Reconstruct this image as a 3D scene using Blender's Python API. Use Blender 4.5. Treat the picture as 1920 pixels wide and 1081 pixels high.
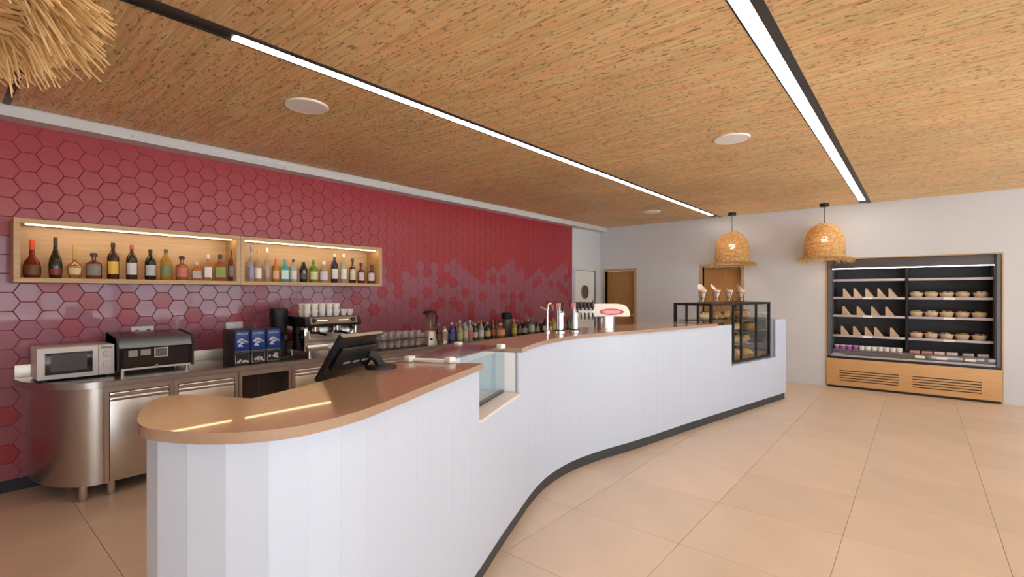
import bpy, bmesh, math, random
from mathutils import Vector, Matrix
random.seed(7)
for o in list(bpy.data.objects): bpy.data.objects.remove(o)
SC = bpy.context.scene; COL = SC.collection
PI = math.pi

# ------------------------------------------------------------------ camera, sky, exposure
FPX = 911.0; YAW = math.radians(39.95); HY = 548.0; EYE = 1.5
cam = bpy.data.cameras.new('camera'); camo = bpy.data.objects.new('camera', cam); COL.objects.link(camo)
cam.sensor_width = 36.0; cam.lens = 36.0 * FPX / 1920.0; cam.shift_y = (HY - 540.5) / 1920.0
cam.clip_start = 0.05; cam.clip_end = 200
camo.location = (0, 0, EYE); camo.rotation_euler = (PI / 2, 0, YAW)
SC.camera = camo
world = bpy.data.worlds.new('sky'); SC.world = world; world.use_nodes = True
bg = world.node_tree.nodes['Background']; bg.inputs[0].default_value = (0.80, 0.91, 1.0, 1); bg.inputs[1].default_value = 2.6
SC.view_settings.view_transform = 'Standard'; SC.view_settings.look = 'None'
SC.view_settings.exposure = 0.85; SC.view_settings.gamma = 1.0
SC.view_settings.use_curve_mapping = False
SC.cycles.use_denoising = True
SC.cycles.max_bounces = 10; SC.cycles.diffuse_bounces = 6; SC.cycles.caustics_reflective = False; SC.cycles.caustics_refractive = False
SC.cycles.sample_clamp_indirect = 6.0

def portal(loc, rot, sx, sy):
    l = bpy.data.lights.new('window_daylight', 'AREA'); l.shape = 'RECTANGLE'; l.size = sx; l.size_y = sy
    l.cycles.is_portal = True
    o = bpy.data.objects.new('window_daylight', l); COL.objects.link(o); o.location = loc; o.rotation_euler = rot
XL, XR, YB, YF, ZC = -5.25, 4.6, 9.24, -3.2, 2.865      # room box: tile face, right wall, back wall, wall behind, reed ceiling
portal((XR + .16, 3.0, 1.44), (0, PI / 2, 0), 2.68, 11.6)

# sun added for ceiling bounce off the added terrace outside the windows; it comes over the roof, so it never falls into the room
sun = bpy.data.lights.new('sun', 'SUN'); sun.energy = 22.0; sun.angle = .01; sun.color = (1.0, .98, .95)
suno = bpy.data.objects.new('sun', sun); COL.objects.link(suno); suno.rotation_euler = (math.radians(-22), math.radians(-26), 0)

# pixel helpers: a ray through a pixel of the 1920x1081 photo meets a known plane
_s, _c = math.sin(YAW), math.cos(YAW)
def ray(px, py):
    r = (px - 960) / FPX
    return (-_s + r * _c, _c + r * _s, (HY - py) / FPX)
def onx(px, py, X): d = ray(px, py); k = X / d[0]; return d[1] * k, EYE + d[2] * k
def ony(px, py, Y): d = ray(px, py); k = Y / d[1]; return d[0] * k, EYE + d[2] * k
def onz(px, py, Z): d = ray(px, py); k = (Z - EYE) / d[2]; return d[0] * k, d[1] * k

# ------------------------------------------------------------------ materials
MATS = {}
def mat(name, col=(.8, .8, .8), rough=.5, metal=0.0, emit=None, estr=0.0, trans=0.0, coat=0.0, noise=0.0, nscale=8.0, stretch=(1, 1, 1), bump=0.0, ior=1.45, rnd=0.0, spec=.5):
    if name in MATS: return MATS[name]
    m = bpy.data.materials.new(name); m.use_nodes = True
    nt = m.node_tree; b = nt.nodes['Principled BSDF']; L = nt.links
    b.inputs['Base Color'].default_value = (*col, 1); b.inputs['Roughness'].default_value = rough
    b.inputs['Metallic'].default_value = metal; b.inputs['Transmission Weight'].default_value = trans
    b.inputs['Coat Weight'].default_value = coat; b.inputs['IOR'].default_value = ior
    b.inputs['Specular IOR Level'].default_value = spec
    if emit: b.inputs['Emission Color'].default_value = (*emit, 1); b.inputs['Emission Strength'].default_value = estr
    if noise or bump:
        tc = nt.nodes.new('ShaderNodeTexCoord'); mp = nt.nodes.new('ShaderNodeMapping'); mp.inputs['Scale'].default_value = stretch
        n = nt.nodes.new('ShaderNodeTexNoise'); n.inputs['Scale'].default_value = nscale; n.inputs['Detail'].default_value = 6
        L.new(tc.outputs['Object'], mp.inputs[0]); L.new(mp.outputs[0], n.inputs['Vector'])
        if noise:
            mx = nt.nodes.new('ShaderNodeMix'); mx.data_type = 'RGBA'
            mx.inputs[6].default_value = (*[max(0, c * (1 - noise)) for c in col], 1)
            mx.inputs[7].default_value = (*[min(1, c * (1 + noise)) for c in col], 1)
            L.new(n.outputs[0], mx.inputs[0]); out = mx.outputs[2]
            if rnd:
                oi = nt.nodes.new('ShaderNodeObjectInfo'); mr = nt.nodes.new('ShaderNodeMapRange')
                mr.inputs[3].default_value = 1 - rnd; mr.inputs[4].default_value = 1 + rnd
                L.new(oi.outputs['Random'], mr.inputs[0])
                hs = nt.nodes.new('ShaderNodeHueSaturation'); L.new(mr.outputs[0], hs.inputs['Value']); L.new(out, hs.inputs['Color']); out = hs.outputs[0]
            L.new(out, b.inputs['Base Color'])
        if bump:
            bp = nt.nodes.new('ShaderNodeBump'); bp.inputs['Strength'].default_value = bump; bp.inputs['Distance'].default_value = .004
            L.new(n.outputs[0], bp.inputs['Height']); L.new(bp.outputs[0], b.inputs['Normal'])
    MATS[name] = m; return m

def glassy(name, col=(1, 1, 1), op=0.12, rough=.02):
    """thin clear sheet: mostly see-through with a glossy skin"""
    if name in MATS: return MATS[name]
    m = bpy.data.materials.new(name); m.use_nodes = True; nt = m.node_tree; nt.nodes.clear()
    out = nt.nodes.new('ShaderNodeOutputMaterial'); t = nt.nodes.new('ShaderNodeBsdfTransparent'); g = nt.nodes.new('ShaderNodeBsdfGlossy')
    t.inputs[0].default_value = (*col, 1); g.inputs['Roughness'].default_value = rough
    fr = nt.nodes.new('ShaderNodeLayerWeight'); fr.inputs[0].default_value = .5          # Schlick: op + (1 - op) * facing^5
    pw_ = nt.nodes.new('ShaderNodeMath'); pw_.operation = 'POWER'; pw_.inputs[1].default_value = 5
    ad = nt.nodes.new('ShaderNodeMath'); ad.operation = 'MULTIPLY_ADD'; ad.inputs[1].default_value = 1 - op; ad.inputs[2].default_value = op; ad.use_clamp = True
    mx = nt.nodes.new('ShaderNodeMixShader')
    nt.links.new(fr.outputs['Facing'], pw_.inputs[0]); nt.links.new(pw_.outputs[0], ad.inputs[0]); nt.links.new(ad.outputs[0], mx.inputs[0]); nt.links.new(t.outputs[0], mx.inputs[1]); nt.links.new(g.outputs[0], mx.inputs[2]); nt.links.new(mx.outputs[0], out.inputs[0])
    MATS[name] = m; return m

def straw_mat():
    m = bpy.data.materials.new('straw'); m.use_nodes = True; nt = m.node_tree; b = nt.nodes['Principled BSDF']
    out = nt.nodes['Material Output']; L = nt.links
    tc = nt.nodes.new('ShaderNodeTexCoord'); n = nt.nodes.new('ShaderNodeTexNoise'); n.inputs['Scale'].default_value = 26; n.inputs['Detail'].default_value = 4
    L.new(tc.outputs['Object'], n.inputs['Vector'])
    cr = nt.nodes.new('ShaderNodeValToRGB'); cr.color_ramp.elements[0].position = .3; cr.color_ramp.elements[0].color = (.56, .35, .13, 1); cr.color_ramp.elements[1].position = .7; cr.color_ramp.elements[1].color = (.90, .67, .36, 1)
    L.new(n.outputs[0], cr.inputs[0]); L.new(cr.outputs[0], b.inputs['Base Color']); b.inputs['Roughness'].default_value = .7
    t = nt.nodes.new('ShaderNodeBsdfTranslucent'); L.new(cr.outputs[0], t.inputs[0]); mx = nt.nodes.new('ShaderNodeMixShader'); mx.inputs[0].default_value = .35
    L.new(b.outputs[0], mx.inputs[1]); L.new(t.outputs[0], mx.inputs[2]); L.new(mx.outputs[0], out.inputs[0])
    MATS['straw'] = m; return m

def reed_mat():
    m = bpy.data.materials.new('reed_matting'); m.use_nodes = True; nt = m.node_tree; b = nt.nodes['Principled BSDF']; L = nt.links
    def N(t, **k):
        n = nt.nodes.new(t)
        for a, v in k.items(): setattr(n, a, v)
        return n
    def M(op, a, bv=None):
        n = N('ShaderNodeMath', operation=op)
        for i, v in enumerate((a, bv)):
            if v is None: continue
            if isinstance(v, (int, float)): n.inputs[i].default_value = v
            else: L.new(v, n.inputs[i])
        return n.outputs[0]
    g = N('ShaderNodeNewGeometry'); sp = N('ShaderNodeSeparateXYZ'); L.new(g.outputs['Position'], sp.inputs[0])
    x, y = sp.outputs[0], sp.outputs[1]
    wob = N('ShaderNodeTexNoise'); wob.inputs['Scale'].default_value = 1.6; L.new(g.outputs['Position'], wob.inputs['Vector'])
    y = M('ADD', y, M('MULTIPLY', wob.outputs[0], .03))
    yr = M('DIVIDE', y, .0115); row = M('FLOOR', yr); fy = M('FRACT', yr)
    wn = N('ShaderNodeTexWhiteNoise', noise_dimensions='1D'); L.new(row, wn.inputs['W'])
    xs = M('DIVIDE', M('ADD', x, M('MULTIPLY', wn.outputs[0], 7.0)), .34); seg = M('FLOOR', xs); fx = M('FRACT', xs)
    cv = N('ShaderNodeCombineXYZ'); L.new(row, cv.inputs[0]); L.new(seg, cv.inputs[1])
    w2 = N('ShaderNodeTexWhiteNoise', noise_dimensions='2D'); L.new(cv.outputs[0], w2.inputs['Vector'])
    cr = N('ShaderNodeValToRGB'); e = cr.color_ramp.elements
    e[0].position = 0; e[0].color = (.65, .425, .215, 1); e[1].position = 1; e[1].color = (.88, .65, .37, 1)
    k = e.new(.25); k.color = (.75, .515, .26, 1); k = e.new(.6); k.color = (.83, .58, .31, 1)
    L.new(w2.outputs[0], cr.inputs[0])
    # broad tone drift, reed nodes as short dark dashes, shaded gaps between reeds
    dn = N('ShaderNodeTexNoise'); dn.inputs['Scale'].default_value = .9; L.new(g.outputs['Position'], dn.inputs['Vector'])
    dr = N('ShaderNodeMapRange'); dr.inputs[1].default_value = .3; dr.inputs[2].default_value = .7; dr.inputs[3].default_value = .92; dr.inputs[4].default_value = 1.1; L.new(dn.outputs[0], dr.inputs[0])
    st = N('ShaderNodeTexNoise'); st.inputs['Scale'].default_value = 1.0; st.inputs['Detail'].default_value = 3
    mp = N('ShaderNodeMapping'); mp.inputs['Scale'].default_value = (13, 52, 1); L.new(g.outputs['Position'], mp.inputs[0]); L.new(mp.outputs[0], st.inputs['Vector'])
    spk = N('ShaderNodeMapRange'); spk.inputs[1].default_value = .60; spk.inputs[2].default_value = .68; spk.inputs[3].default_value = 1; spk.inputs[4].default_value = .35; L.new(st.outputs[0], spk.inputs[0])
    node = M('MULTIPLY', M('LESS_THAN', fx, .06), M('GREATER_THAN', w2.outputs[0], .55))
    nd = M('SUBTRACT', 1.0, M('MULTIPLY', node, .5))
    gap = M('ADD', .84, M('MULTIPLY', .16, M('GREATER_THAN', M('ABSOLUTE', M('SUBTRACT', M('ABSOLUTE', M('SUBTRACT', fy, .5)), .5)), .1)))
    val = M('MULTIPLY', M('MULTIPLY', dr.outputs[0], spk.outputs[0]), M('MULTIPLY', nd, gap))
    hs = N('ShaderNodeMix', data_type='RGBA', blend_type='MULTIPLY'); hs.inputs[0].default_value = 1
    tn = N('ShaderNodeTexNoise'); tn.inputs['Scale'].default_value = 1.0; tn.inputs['Detail'].default_value = 2
    mp2 = N('ShaderNodeMapping'); mp2.inputs['Scale'].default_value = (2.2, 9, 1); L.new(g.outputs['Position'], mp2.inputs[0]); L.new(mp2.outputs[0], tn.inputs['Vector'])
    tr_ = N('ShaderNodeValToRGB'); tr_.color_ramp.elements[0].position = .38; tr_.color_ramp.elements[0].color = (1.0, .88, .82, 1); tr_.color_ramp.elements[1].position = .62; tr_.color_ramp.elements[1].color = (.96, 1.0, .92, 1); L.new(tn.outputs[0], tr_.inputs[0])
    h2 = N('ShaderNodeMix', data_type='RGBA', blend_type='MULTIPLY'); h2.inputs[0].default_value = 1; L.new(cr.outputs[0], h2.inputs[6]); L.new(tr_.outputs[0], h2.inputs[7])
    L.new(h2.outputs[2], hs.inputs[6]); L.new(val, hs.inputs[7]); L.new(hs.outputs[2], b.inputs['Base Color'])
    b.inputs['Roughness'].default_value = .55
    hgt = M('SINE', M('MULTIPLY', fy, PI)); bp = N('ShaderNodeBump'); bp.inputs['Strength'].default_value = .5; bp.inputs['Distance'].default_value = .004
    L.new(hgt, bp.inputs['Height']); L.new(bp.outputs[0], b.inputs['Normal'])
    MATS['reed'] = m; return m

M_straw = straw_mat(); M_reed = reed_mat()
M_tileA = mat('red_tile', (.335, .028, .042), .30, noise=.08, nscale=2.5, spec=.65)
M_tileB = mat('mauve_tile', (.31, .088, .125), .28, coat=.35, noise=.08, nscale=2.5)
M_grout = mat('red_grout', (.26, .035, .045), .8, noise=.1)
M_white = mat('white_paint', (.62, .635, .67), .6, noise=.03, nscale=3)
M_board = mat('white_board', (.54, .605, .72), .34, noise=.015, nscale=2)
M_soffit = mat('soffit_paint', (.60, .60, .61), .6, noise=.03)
M_floor = mat('floor_tile', (.67, .53, .415), .38, noise=.10, nscale=3.0, bump=.05, rnd=.045)
M_fgrout = mat('floor_grout', (.56, .43, .33), .8, noise=.1)
M_black = mat('black_metal', (.012, .012, .013), .4, noise=.1)
M_gloss = mat('black_gloss', (.012, .012, .014), .12, noise=.1)
M_char = mat('charcoal', (.045, .043, .046), .5, noise=.1)
M_grey = mat('grey_metal', (.30, .29, .30), .4, noise=.05)
M_steel = mat('brushed_steel', (.60, .56, .51), .30, 1.0, noise=.10, nscale=6, stretch=(1, 1, 14), bump=.03)
M_steel2 = mat('steel_top', (.52, .50, .47), .26, 1.0, noise=.08, nscale=5)
M_chrome = mat('chrome', (.82, .82, .83), .10, 1.0, noise=.03)
M_quartz = mat('brown_quartz', (.37, .24, .16), .21, noise=.12, nscale=40, coat=.3)
M_oak = mat('oak', (.50, .33, .17), .45, noise=.22, nscale=3, stretch=(2, 1, 18), bump=.05)
M_oakd = mat('oak_door', (.42, .215, .075), .42, noise=.28, nscale=3, stretch=(9, 9, .6), bump=.05)
M_oakf = mat('oak_fridge', (.62, .36, .15), .45, noise=.15, nscale=3, stretch=(1.5, 1, 14), bump=.04)
M_led = mat('led_diffuser', (1, 1, 1), .5, emit=(1.0, .96, .88), estr=9.0)
M_ledw = mat('warm_led', (1, .9, .7), .5, emit=(1.0, .70, .38), estr=13.0)
M_ledf = mat('cold_led', (1, 1, 1), .5, emit=(.95, .97, 1.0), estr=5.0)
M_bulb = mat('bulb_glow', (1, .9, .7), .4, emit=(1.0, .86, .62), estr=34.0)
M_glass = glassy('clear_glass', (.97, .99, .98), .04)
M_bglass = glassy('blue_glass', (.86, .95, .98), .06)
M_wglass = glassy('window_glass', (1, 1, 1), .0)
M_porc = mat('porcelain', (.86, .84, .81), .25, noise=.02)
M_plast = mat('white_plastic', (.66, .64, .64), .35, noise=.02)

# ------------------------------------------------------------------ mesh builder
class MB:
    def __init__(s): s.bm = bmesh.new()
    def _xf(s, vs, M):
        if M is not None: bmesh.ops.transform(s.bm, matrix=M, verts=vs)
    def box(s, x0, x1, y0, y1, z0, z1, bev=0.0, M=None, seg=2):
        r = bmesh.ops.create_cube(s.bm, size=1.0); vs = r['verts']
        for v in vs: v.co = Vector((x0 + (v.co.x + .5) * (x1 - x0), y0 + (v.co.y + .5) * (y1 - y0), z0 + (v.co.z + .5) * (z1 - z0)))
        if bev:
            es = list({e for v in vs for e in v.link_edges})
            rr = bmesh.ops.bevel(s.bm, geom=es, offset=bev, segments=seg, affect='EDGES', profile=.5)
            vs = list({v for f in rr['faces'] for v in f.verts} | {v for v in vs if v.is_valid})
        s._xf(vs, M); return s
    def prism(s, poly, z0, z1, M=None):
        bm = s.bm; a = [bm.verts.new((p[0], p[1], z0)) for p in poly]; b = [bm.verts.new((p[0], p[1], z1)) for p in poly]; n = len(poly)
        fs = [bm.faces.new(a[::-1]), bm.faces.new(b)]
        for i in range(n): fs.append(bm.faces.new((a[i], a[(i + 1) % n], b[(i + 1) % n], b[i])))
        if sum(poly[i][0] * poly[(i + 1) % n][1] - poly[(i + 1) % n][0] * poly[i][1] for i in range(n)) < 0:
            for f in fs: f.normal_flip()
        s._xf(a + b, M); return s
    def lathe(s, prof, seg=20, M=None, a0=0.0, a1=2 * PI, sq=0.0, cap=True):
        bm = s.bm; full = abs(a1 - a0 - 2 * PI) < 1e-6; n = seg if full else seg + 1; rings = []; allv = []
        for r, z in prof:
            ring = []
            for i in range(n):
                a = a0 + (a1 - a0) * i / seg
                k = 1.0
                if sq: k = 1 + sq * (1.0 / max(abs(math.cos(a)), abs(math.sin(a))) - 1)
                ring.append(bm.verts.new((r * k * math.cos(a), r * k * math.sin(a), z)))
            rings.append(ring); allv += ring
        for j in range(len(rings) - 1):
            for i in range(n if full else n - 1):
                k = (i + 1) % n
                try: bm.faces.new((rings[j][i], rings[j][k], rings[j + 1][k], rings[j + 1][i]))
                except ValueError: pass
        if full and cap:
            for ring, flip in ((rings[0], True), (rings[-1], False)):
                try: bm.faces.new(ring[::-1] if flip else ring)
                except ValueError: pass
        s._xf(allv, M); return s
    def tube(s, pts, r, seg=8, M=None, r1=None, closed=False):
        bm = s.bm; P = [Vector(p) for p in pts]; n = len(P); rings = []; up = None
        for i, p in enumerate(P):
            t = (P[min(i + 1, n - 1)] - P[max(i - 1, 0)]) if not closed else (P[(i + 1) % n] - P[i - 1])
            t.normalize()
            if up is None: up = Vector((0, 0, 1)) if abs(t.z) < .9 else Vector((1, 0, 0))
            u = (up - t * up.dot(t)).normalized(); w = t.cross(u); up = u
            rr = r if r1 is None else r + (r1 - r) * i / (n - 1)
            rings.append([bm.verts.new(p + (u * math.cos(2 * PI * k / seg) + w * math.sin(2 * PI * k / seg)) * rr) for k in range(seg)])
        for j in range(n if closed else n - 1):
            A, B = rings[j], rings[(j + 1) % n]
            for k in range(seg): bm.faces.new((A[k], A[(k + 1) % seg], B[(k + 1) % seg], B[k]))
        if not closed: bm.faces.new(rings[0][::-1]); bm.faces.new(rings[-1])
        s._xf([v for q in rings for v in q], M); return s
    def ball(s, c, r, sx=1, sy=1, sz=1, u=14, v=9, M=None):
        R = bmesh.ops.create_uvsphere(s.bm, u_segments=u, v_segments=v, radius=r)
        T = Matrix.Translation(c) @ (M or Matrix()) @ Matrix.Diagonal((sx, sy, sz, 1))
        bmesh.ops.transform(s.bm, matrix=T, verts=R['verts']); return s
    def poly(s, pts, th=0.0, nrm=None):
        """flat polygon in 3-D given thickness along nrm"""
        bm = s.bm; a = [bm.verts.new(p) for p in pts]; n = len(pts)
        if not th: bm.faces.new(a); return s
        d = Vector(nrm).normalized() * th; b = [bm.verts.new(Vector(p) + d) for p in pts]
        bm.faces.new(a[::-1]); bm.faces.new(b)
        for i in range(n): bm.faces.new((a[i], a[(i + 1) % n], b[(i + 1) % n], b[i]))
        return s
    def mesh(s, name, m, smooth=True):
        bmesh.ops.recalc_face_normals(s.bm, faces=s.bm.faces[:])
        me = bpy.data.meshes.new(name); s.bm.to_mesh(me); s.bm.free(); me.materials.append(m)
        if smooth: me.shade_smooth(); me.set_sharp_from_angle(angle=math.radians(35))
        return me
    def build(s, name, m, parent=None, world=False, smooth=True):
        if world and parent is not None:
            top = parent
            while top.parent: top = top.parent      # parts sit at the thing's own origin
            bmesh.ops.transform(s.bm, matrix=top.matrix_world.inverted(), verts=s.bm.verts[:])
        return link(name, s.mesh(name, m, smooth), parent)
def link(name, me, parent=None, loc=None, rz=0.0):
    o = bpy.data.objects.new(name, me); COL.objects.link(o); o.parent = parent
    if loc is not None: o.location = loc
    if rz: o.rotation_euler.z = rz
    return o
def tag(o, label=None, cat=None, group=None, kind=None):
    if label: o['label'] = label
    if cat: o['category'] = cat
    if group: o['group'] = group
    if kind: o['kind'] = kind
    return o
def thing(name, label, cat, loc=(0, 0, 0), rz=0.0, group=None):
    o = bpy.data.objects.new(name, None); COL.objects.link(o); o.location = loc; o.rotation_euler = (0, 0, rz)
    o.empty_display_size = .1; o.matrix_world = Matrix.Translation(loc) @ Matrix.Rotation(rz, 4, 'Z')
    return tag(o, label, cat, group)
def T(x, y, z): return Matrix.Translation((x, y, z))
def R(a, ax): return Matrix.Rotation(a, 4, ax)
def struct(o): return tag(o, kind='structure')
ORD = ['first', 'second', 'third', 'fourth', 'fifth', 'sixth', 'seventh', 'eighth', 'ninth', 'tenth', 'eleventh', 'twelfth', 'thirteenth']

# ------------------------------------------------------------------ floor
fl = struct(MB().box(XL - .3, XR + .3, YF - .3, YB + .9, -.12, -.004).build('floor', M_fgrout, smooth=False))
tm = {}
PT = .74
xs = [XL] + [x for x in [-1.84 + PT * i for i in range(-6, 10)] if XL + .05 < x < XR - .05] + [XR]
ys = [YF] + [y for y in [2.13 + PT * i for i in range(-8, 11)] if YF + .05 < y < YB - .05] + [YB]
for i in range(len(xs) - 1):
    for j in range(len(ys) - 1):
        w, d = round(xs[i + 1] - xs[i] - .003, 4), round(ys[j + 1] - ys[j] - .003, 4)
        if (w, d) not in tm: tm[w, d] = MB().box(0, w, 0, d, -.0039, 0, .001, seg=1).mesh('floor_tile', M_floor, False)
        link('floor_tile', tm[w, d], fl, (xs[i] + .0015, ys[j] + .0015, 0))

gm_ = MB().box(-25, 40, -35, 30, -.5, -.13).build('ground', mat('terrace_paving', (.55, .55, .54), .8, noise=.1, nscale=.5), smooth=False); gm_['kind'] = 'structure'  # unseen terrace, added to bounce sunlight up onto the ceiling
# ------------------------------------------------------------------ walls
def holed(u0, u1, z0, z1, holes):
    """rectangles covering u0..u1 x z0..z1 minus holes (ua,ub,za,zb)"""
    us = sorted({u0, u1, *[h[0] for h in holes], *[h[1] for h in holes]}); zs = sorted({z0, z1, *[h[2] for h in holes], *[h[3] for h in holes]})
    out = []
    for a, b in zip(us, us[1:]):
        for c, d in zip(zs, zs[1:]):
            m = ((a + b) / 2, (c + d) / 2)
            if not any(h[0] < m[0] < h[1] and h[2] < m[1] < h[3] for h in holes): out.append((a, b, c, d))
    return out
ZT = 3.05
TILE_END = 8.12; SOF_Z = 2.785
wl = MB()
for a, b, c, d in holed(YF - .3, YB + .3, 0, ZT, [(8.24, 9.03, 0, 1.95)]): wl.box(XL - .21, XL - .012, a, b, c, d)
wl = struct(wl.build('wall_left', M_white, smooth=False))
FX0, FX1, FZ1 = -1.15, .87, 2.04            # fridge recess
D1 = (-5.14, -4.47, 0, 1.95); D2 = (-3.10, -2.42, 0, 1.97)
wb = MB()
for a, b, c, d in holed(XL - .2, XR + .2, 0, ZT, [(FX0, FX1, 0, FZ1), D1, D2]): wb.box(a, b, YB, YB + .2, c, d)
wb = struct(wb.build('wall_back', M_white, smooth=False))
WR = [(-2.75 + 2.95 * i, -.05 + 2.95 * i, .1, 2.78) for i in range(4)]
wr = MB()
for a, b, c, d in holed(YF - .2, YB + .2, 0, ZT, WR): wr.box(XR, XR + .2, a, b, c, d)
struct(wr.build('wall_right', M_white, smooth=False))
WF = [(1.6, 4.3, .1, 2.62)]
wf = MB()
for a, b, c, d in holed(XL - .2, XR + .2, 0, ZT, WF): wf.box(a, b, YF - .2, YF, c, d)
struct(wf.build('wall_front', M_white, smooth=False))
k = 0
for axis, lst in (('x', WR), ('y', WF)):
    for a, b, c, d in lst:
        k += 1; f = MB(); g = MB(); m = (a + b) / 2
        for (u0, u1, z0, z1) in ((a, b, c, c + .06), (a, b, d - .06, d), (a, a + .06, c, d), (b - .06, b, c, d), (m - .03, m + .03, c, d)):
            f.box(XR + .05, XR + .12, u0, u1, z0, z1) if axis == 'x' else f.box(u0, u1, YF - .12, YF - .05, z0, z1)
        w = struct(f.build('window_%d' % k, M_white, smooth=False))
        g.box(XR + .08, XR + .088, a + .05, b - .05, c + .05, d - .05) if axis == 'x' else g.box(a + .05, b - .05, YF - .088, YF - .08, c + .05, d - .05)
        g.build('window_pane', M_wglass, w, smooth=False)

# ---- hexagonal tiles on the left wall
HR = .0825; HH = HR * math.sqrt(3); GAP = .003
gr = MB().box(XL - .012, XL - .006, YF, TILE_END, 0.09, SOF_Z + .02).build('tile_grout', M_grout, wl, smooth=False)
def hexpts(r): return [(r * math.cos(PI / 3 * i), r * math.sin(PI / 3 * i)) for i in range(6)]
def hex_mesh(m):
    b = bmesh.new(); r = HR - GAP / math.sqrt(3) * 1.0
    back = [b.verts.new((0, y, z)) for y, z in hexpts(r)]; mid = [b.verts.new((.0045, y, z)) for y, z in hexpts(r)]; top = [b.verts.new((.006, y, z)) for y, z in hexpts(r - .003)]
    b.faces.new(top)
    for A, B in ((back, mid), (mid, top)):
        for i in range(6): b.faces.new((A[i], A[(i + 1) % 6], B[(i + 1) % 6], B[i]))
    mb = MB(); mb.bm.free(); mb.bm = b
    return mb.mesh('hex_tile', m, False)
hexA, hexB = hex_mesh(M_tileA), hex_mesh(M_tileB)
def clip(poly, ax, lim, keep_less):
    out = []
    for i in range(len(poly)):
        p, q = poly[i], poly[(i + 1) % len(poly)]
        ip, iq = ((p[ax] <= lim) == keep_less), ((q[ax] <= lim) == keep_less)
        if ip: out.append(p)
        if ip != iq:
            t = (lim - p[ax]) / (q[ax] - p[ax]); out.append((p[0] + (q[0] - p[0]) * t, p[1] + (q[1] - p[1]) * t))
    return out
Y0H, Z0H = .475, 1.50
rngt = random.Random(11)
tiles = []
for ci in range(-31, 64):
    y = Y0H + ci * 1.5 * HR
    for ri in range(-12, 12):
        z = Z0H + ri * HH + (HH / 2 if ci % 2 else 0)
        if y < YF - .05 or y > TILE_END + HR or z < .02 or z > SOF_Z + .08: continue
        # matte red field above, mauve glazed field below with scattered red ones, ragged border
        rv = rngt.random(); border = 1.90 + .09 * math.sin(y * 4.3) + .05 * math.sin(y * 9.1)
        matte = z > border or rv < (.24 if y > 3.0 else .18)
        full = (y + HR < TILE_END and y - HR > YF and z + HH / 2 < SOF_Z and z - HH / 2 > .10)
        ang = ray(0, 0)
        vis = y > .1 and not (.37 < y < 3.5 and 1.6 < z < 2.0) and not (y > .42 and z < .9)
        dist = (XL ** 2 + y * y + (z - EYE) ** 2) ** .5
        tiles.append((0 if (full and vis) else 1, dist * (dist / abs(XL)), y, z, matte, full))
tiles.sort()
rest = {True: MB(), False: MB()}
for n, (f, d, y, z, matte, full) in enumerate(tiles):
    if n < 300 and f == 0: link('hex_tile', hexA if matte else hexB, wl, (XL - .006, y, z)); continue
    p = [(y + a, z + b) for a, b in hexpts(HR - GAP / math.sqrt(3))]
    if not full:
        for ax, lim, less in ((0, TILE_END, True), (0, YF, False), (1, SOF_Z + .02, True), (1, .09, False)):
            p = clip(p, ax, lim, less) if p else p
    if len(p) >= 3: rest[matte].poly([(XL - .006, a, b) for a, b in p], .006, (1, 0, 0))
tag(rest[True].build('hex_tile', M_tileA, wl, smooth=False), kind='stuff')
tag(rest[False].build('hex_tile', M_tileB, wl, smooth=False), kind='stuff')
tag(struct(MB().box(XL - .012, XL + .004, YF, TILE_END, 0, .088).build('baseboard_left', mat('dark_plinth', (.02, .022, .035), .5, noise=.1), smooth=False)))
# soffit strip over the tiled wall with two slot diffusers
struct(MB().box(XL - .012, -5.085, YF, YB, SOF_Z, 3.0).build('trim_1', M_soffit, smooth=False))
for y0, y1, lb in ((1.08, 2.39, 'long white slot diffuser on the soffit above the bottle shelf'), (3.70, 5.0, 'white slot diffuser on the soffit past the bottle shelf')):
    t = thing('air_diffuser', lb, 'air vent', (-5.085, y0, 2.80), group='slot diffusers on the soffit')
    MB().box(0, .012, 0, y1 - y0, 0, .034, .003).build('frame', M_plast, t)
    for z in (.007, .0145, .022): MB().box(.012, .017, .012, y1 - y0 - .012, z, z + .0045).build('blade', M_white, t, smooth=False)

# ------------------------------------------------------------------ ceiling
ce = struct(MB().box(XL - .2, XR + .2, YF - .2, YB + .2, ZC + .03, ZC + .15).build('ceiling', M_soffit, smooth=False))
YE = 9.17
for (x0, x1, y0, y1) in ((-5.055, -2.862, .365, YE), (-5.055, -2.862, YF, .325), (-2.733, -.695, YF, YE), (-.555, XR, YF, YE)):
    MB().box(x0, x1, y0, y1, ZC, ZC + .03).build('reed_panel', M_reed, ce, smooth=False)
struct(MB().box(-5.06, -2.862, .325, .365, ZC - .004, ZC + .03).build('trim_2', M_black, smooth=False))
for (x0, x1, l0, l1, yl0, yl1, lb) in ((-2.862, -2.733, -2.848, -2.772, 1.04, 8.86, 'long recessed LED ceiling strip with a black gap at its near end'),
                                       (-.695, -.555, -.685, -.607, YF + .3, 8.86, 'recessed LED ceiling strip running straight toward the fridge')):
    t = thing('linear_light', lb, 'light', (x0, 0, ZC + .005))
    MB().box(0, x1 - x0, YF, YE if x0 > -2 else 9.12, 0, .025).build('channel', M_black, t, smooth=False)
    MB().box(0, l0 - x0, YF, YE, -.006, .0).build('lip', M_black, t, smooth=False)
    MB().box(l1 - x0, x1 - x0, YF, YE, -.008, .0).build('lip', M_char, t, smooth=False)
    MB().box(l0 - x0, l1 - x0, yl0, yl1, -.006, .0).build('diffuser', M_led, t, smooth=False)
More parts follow.
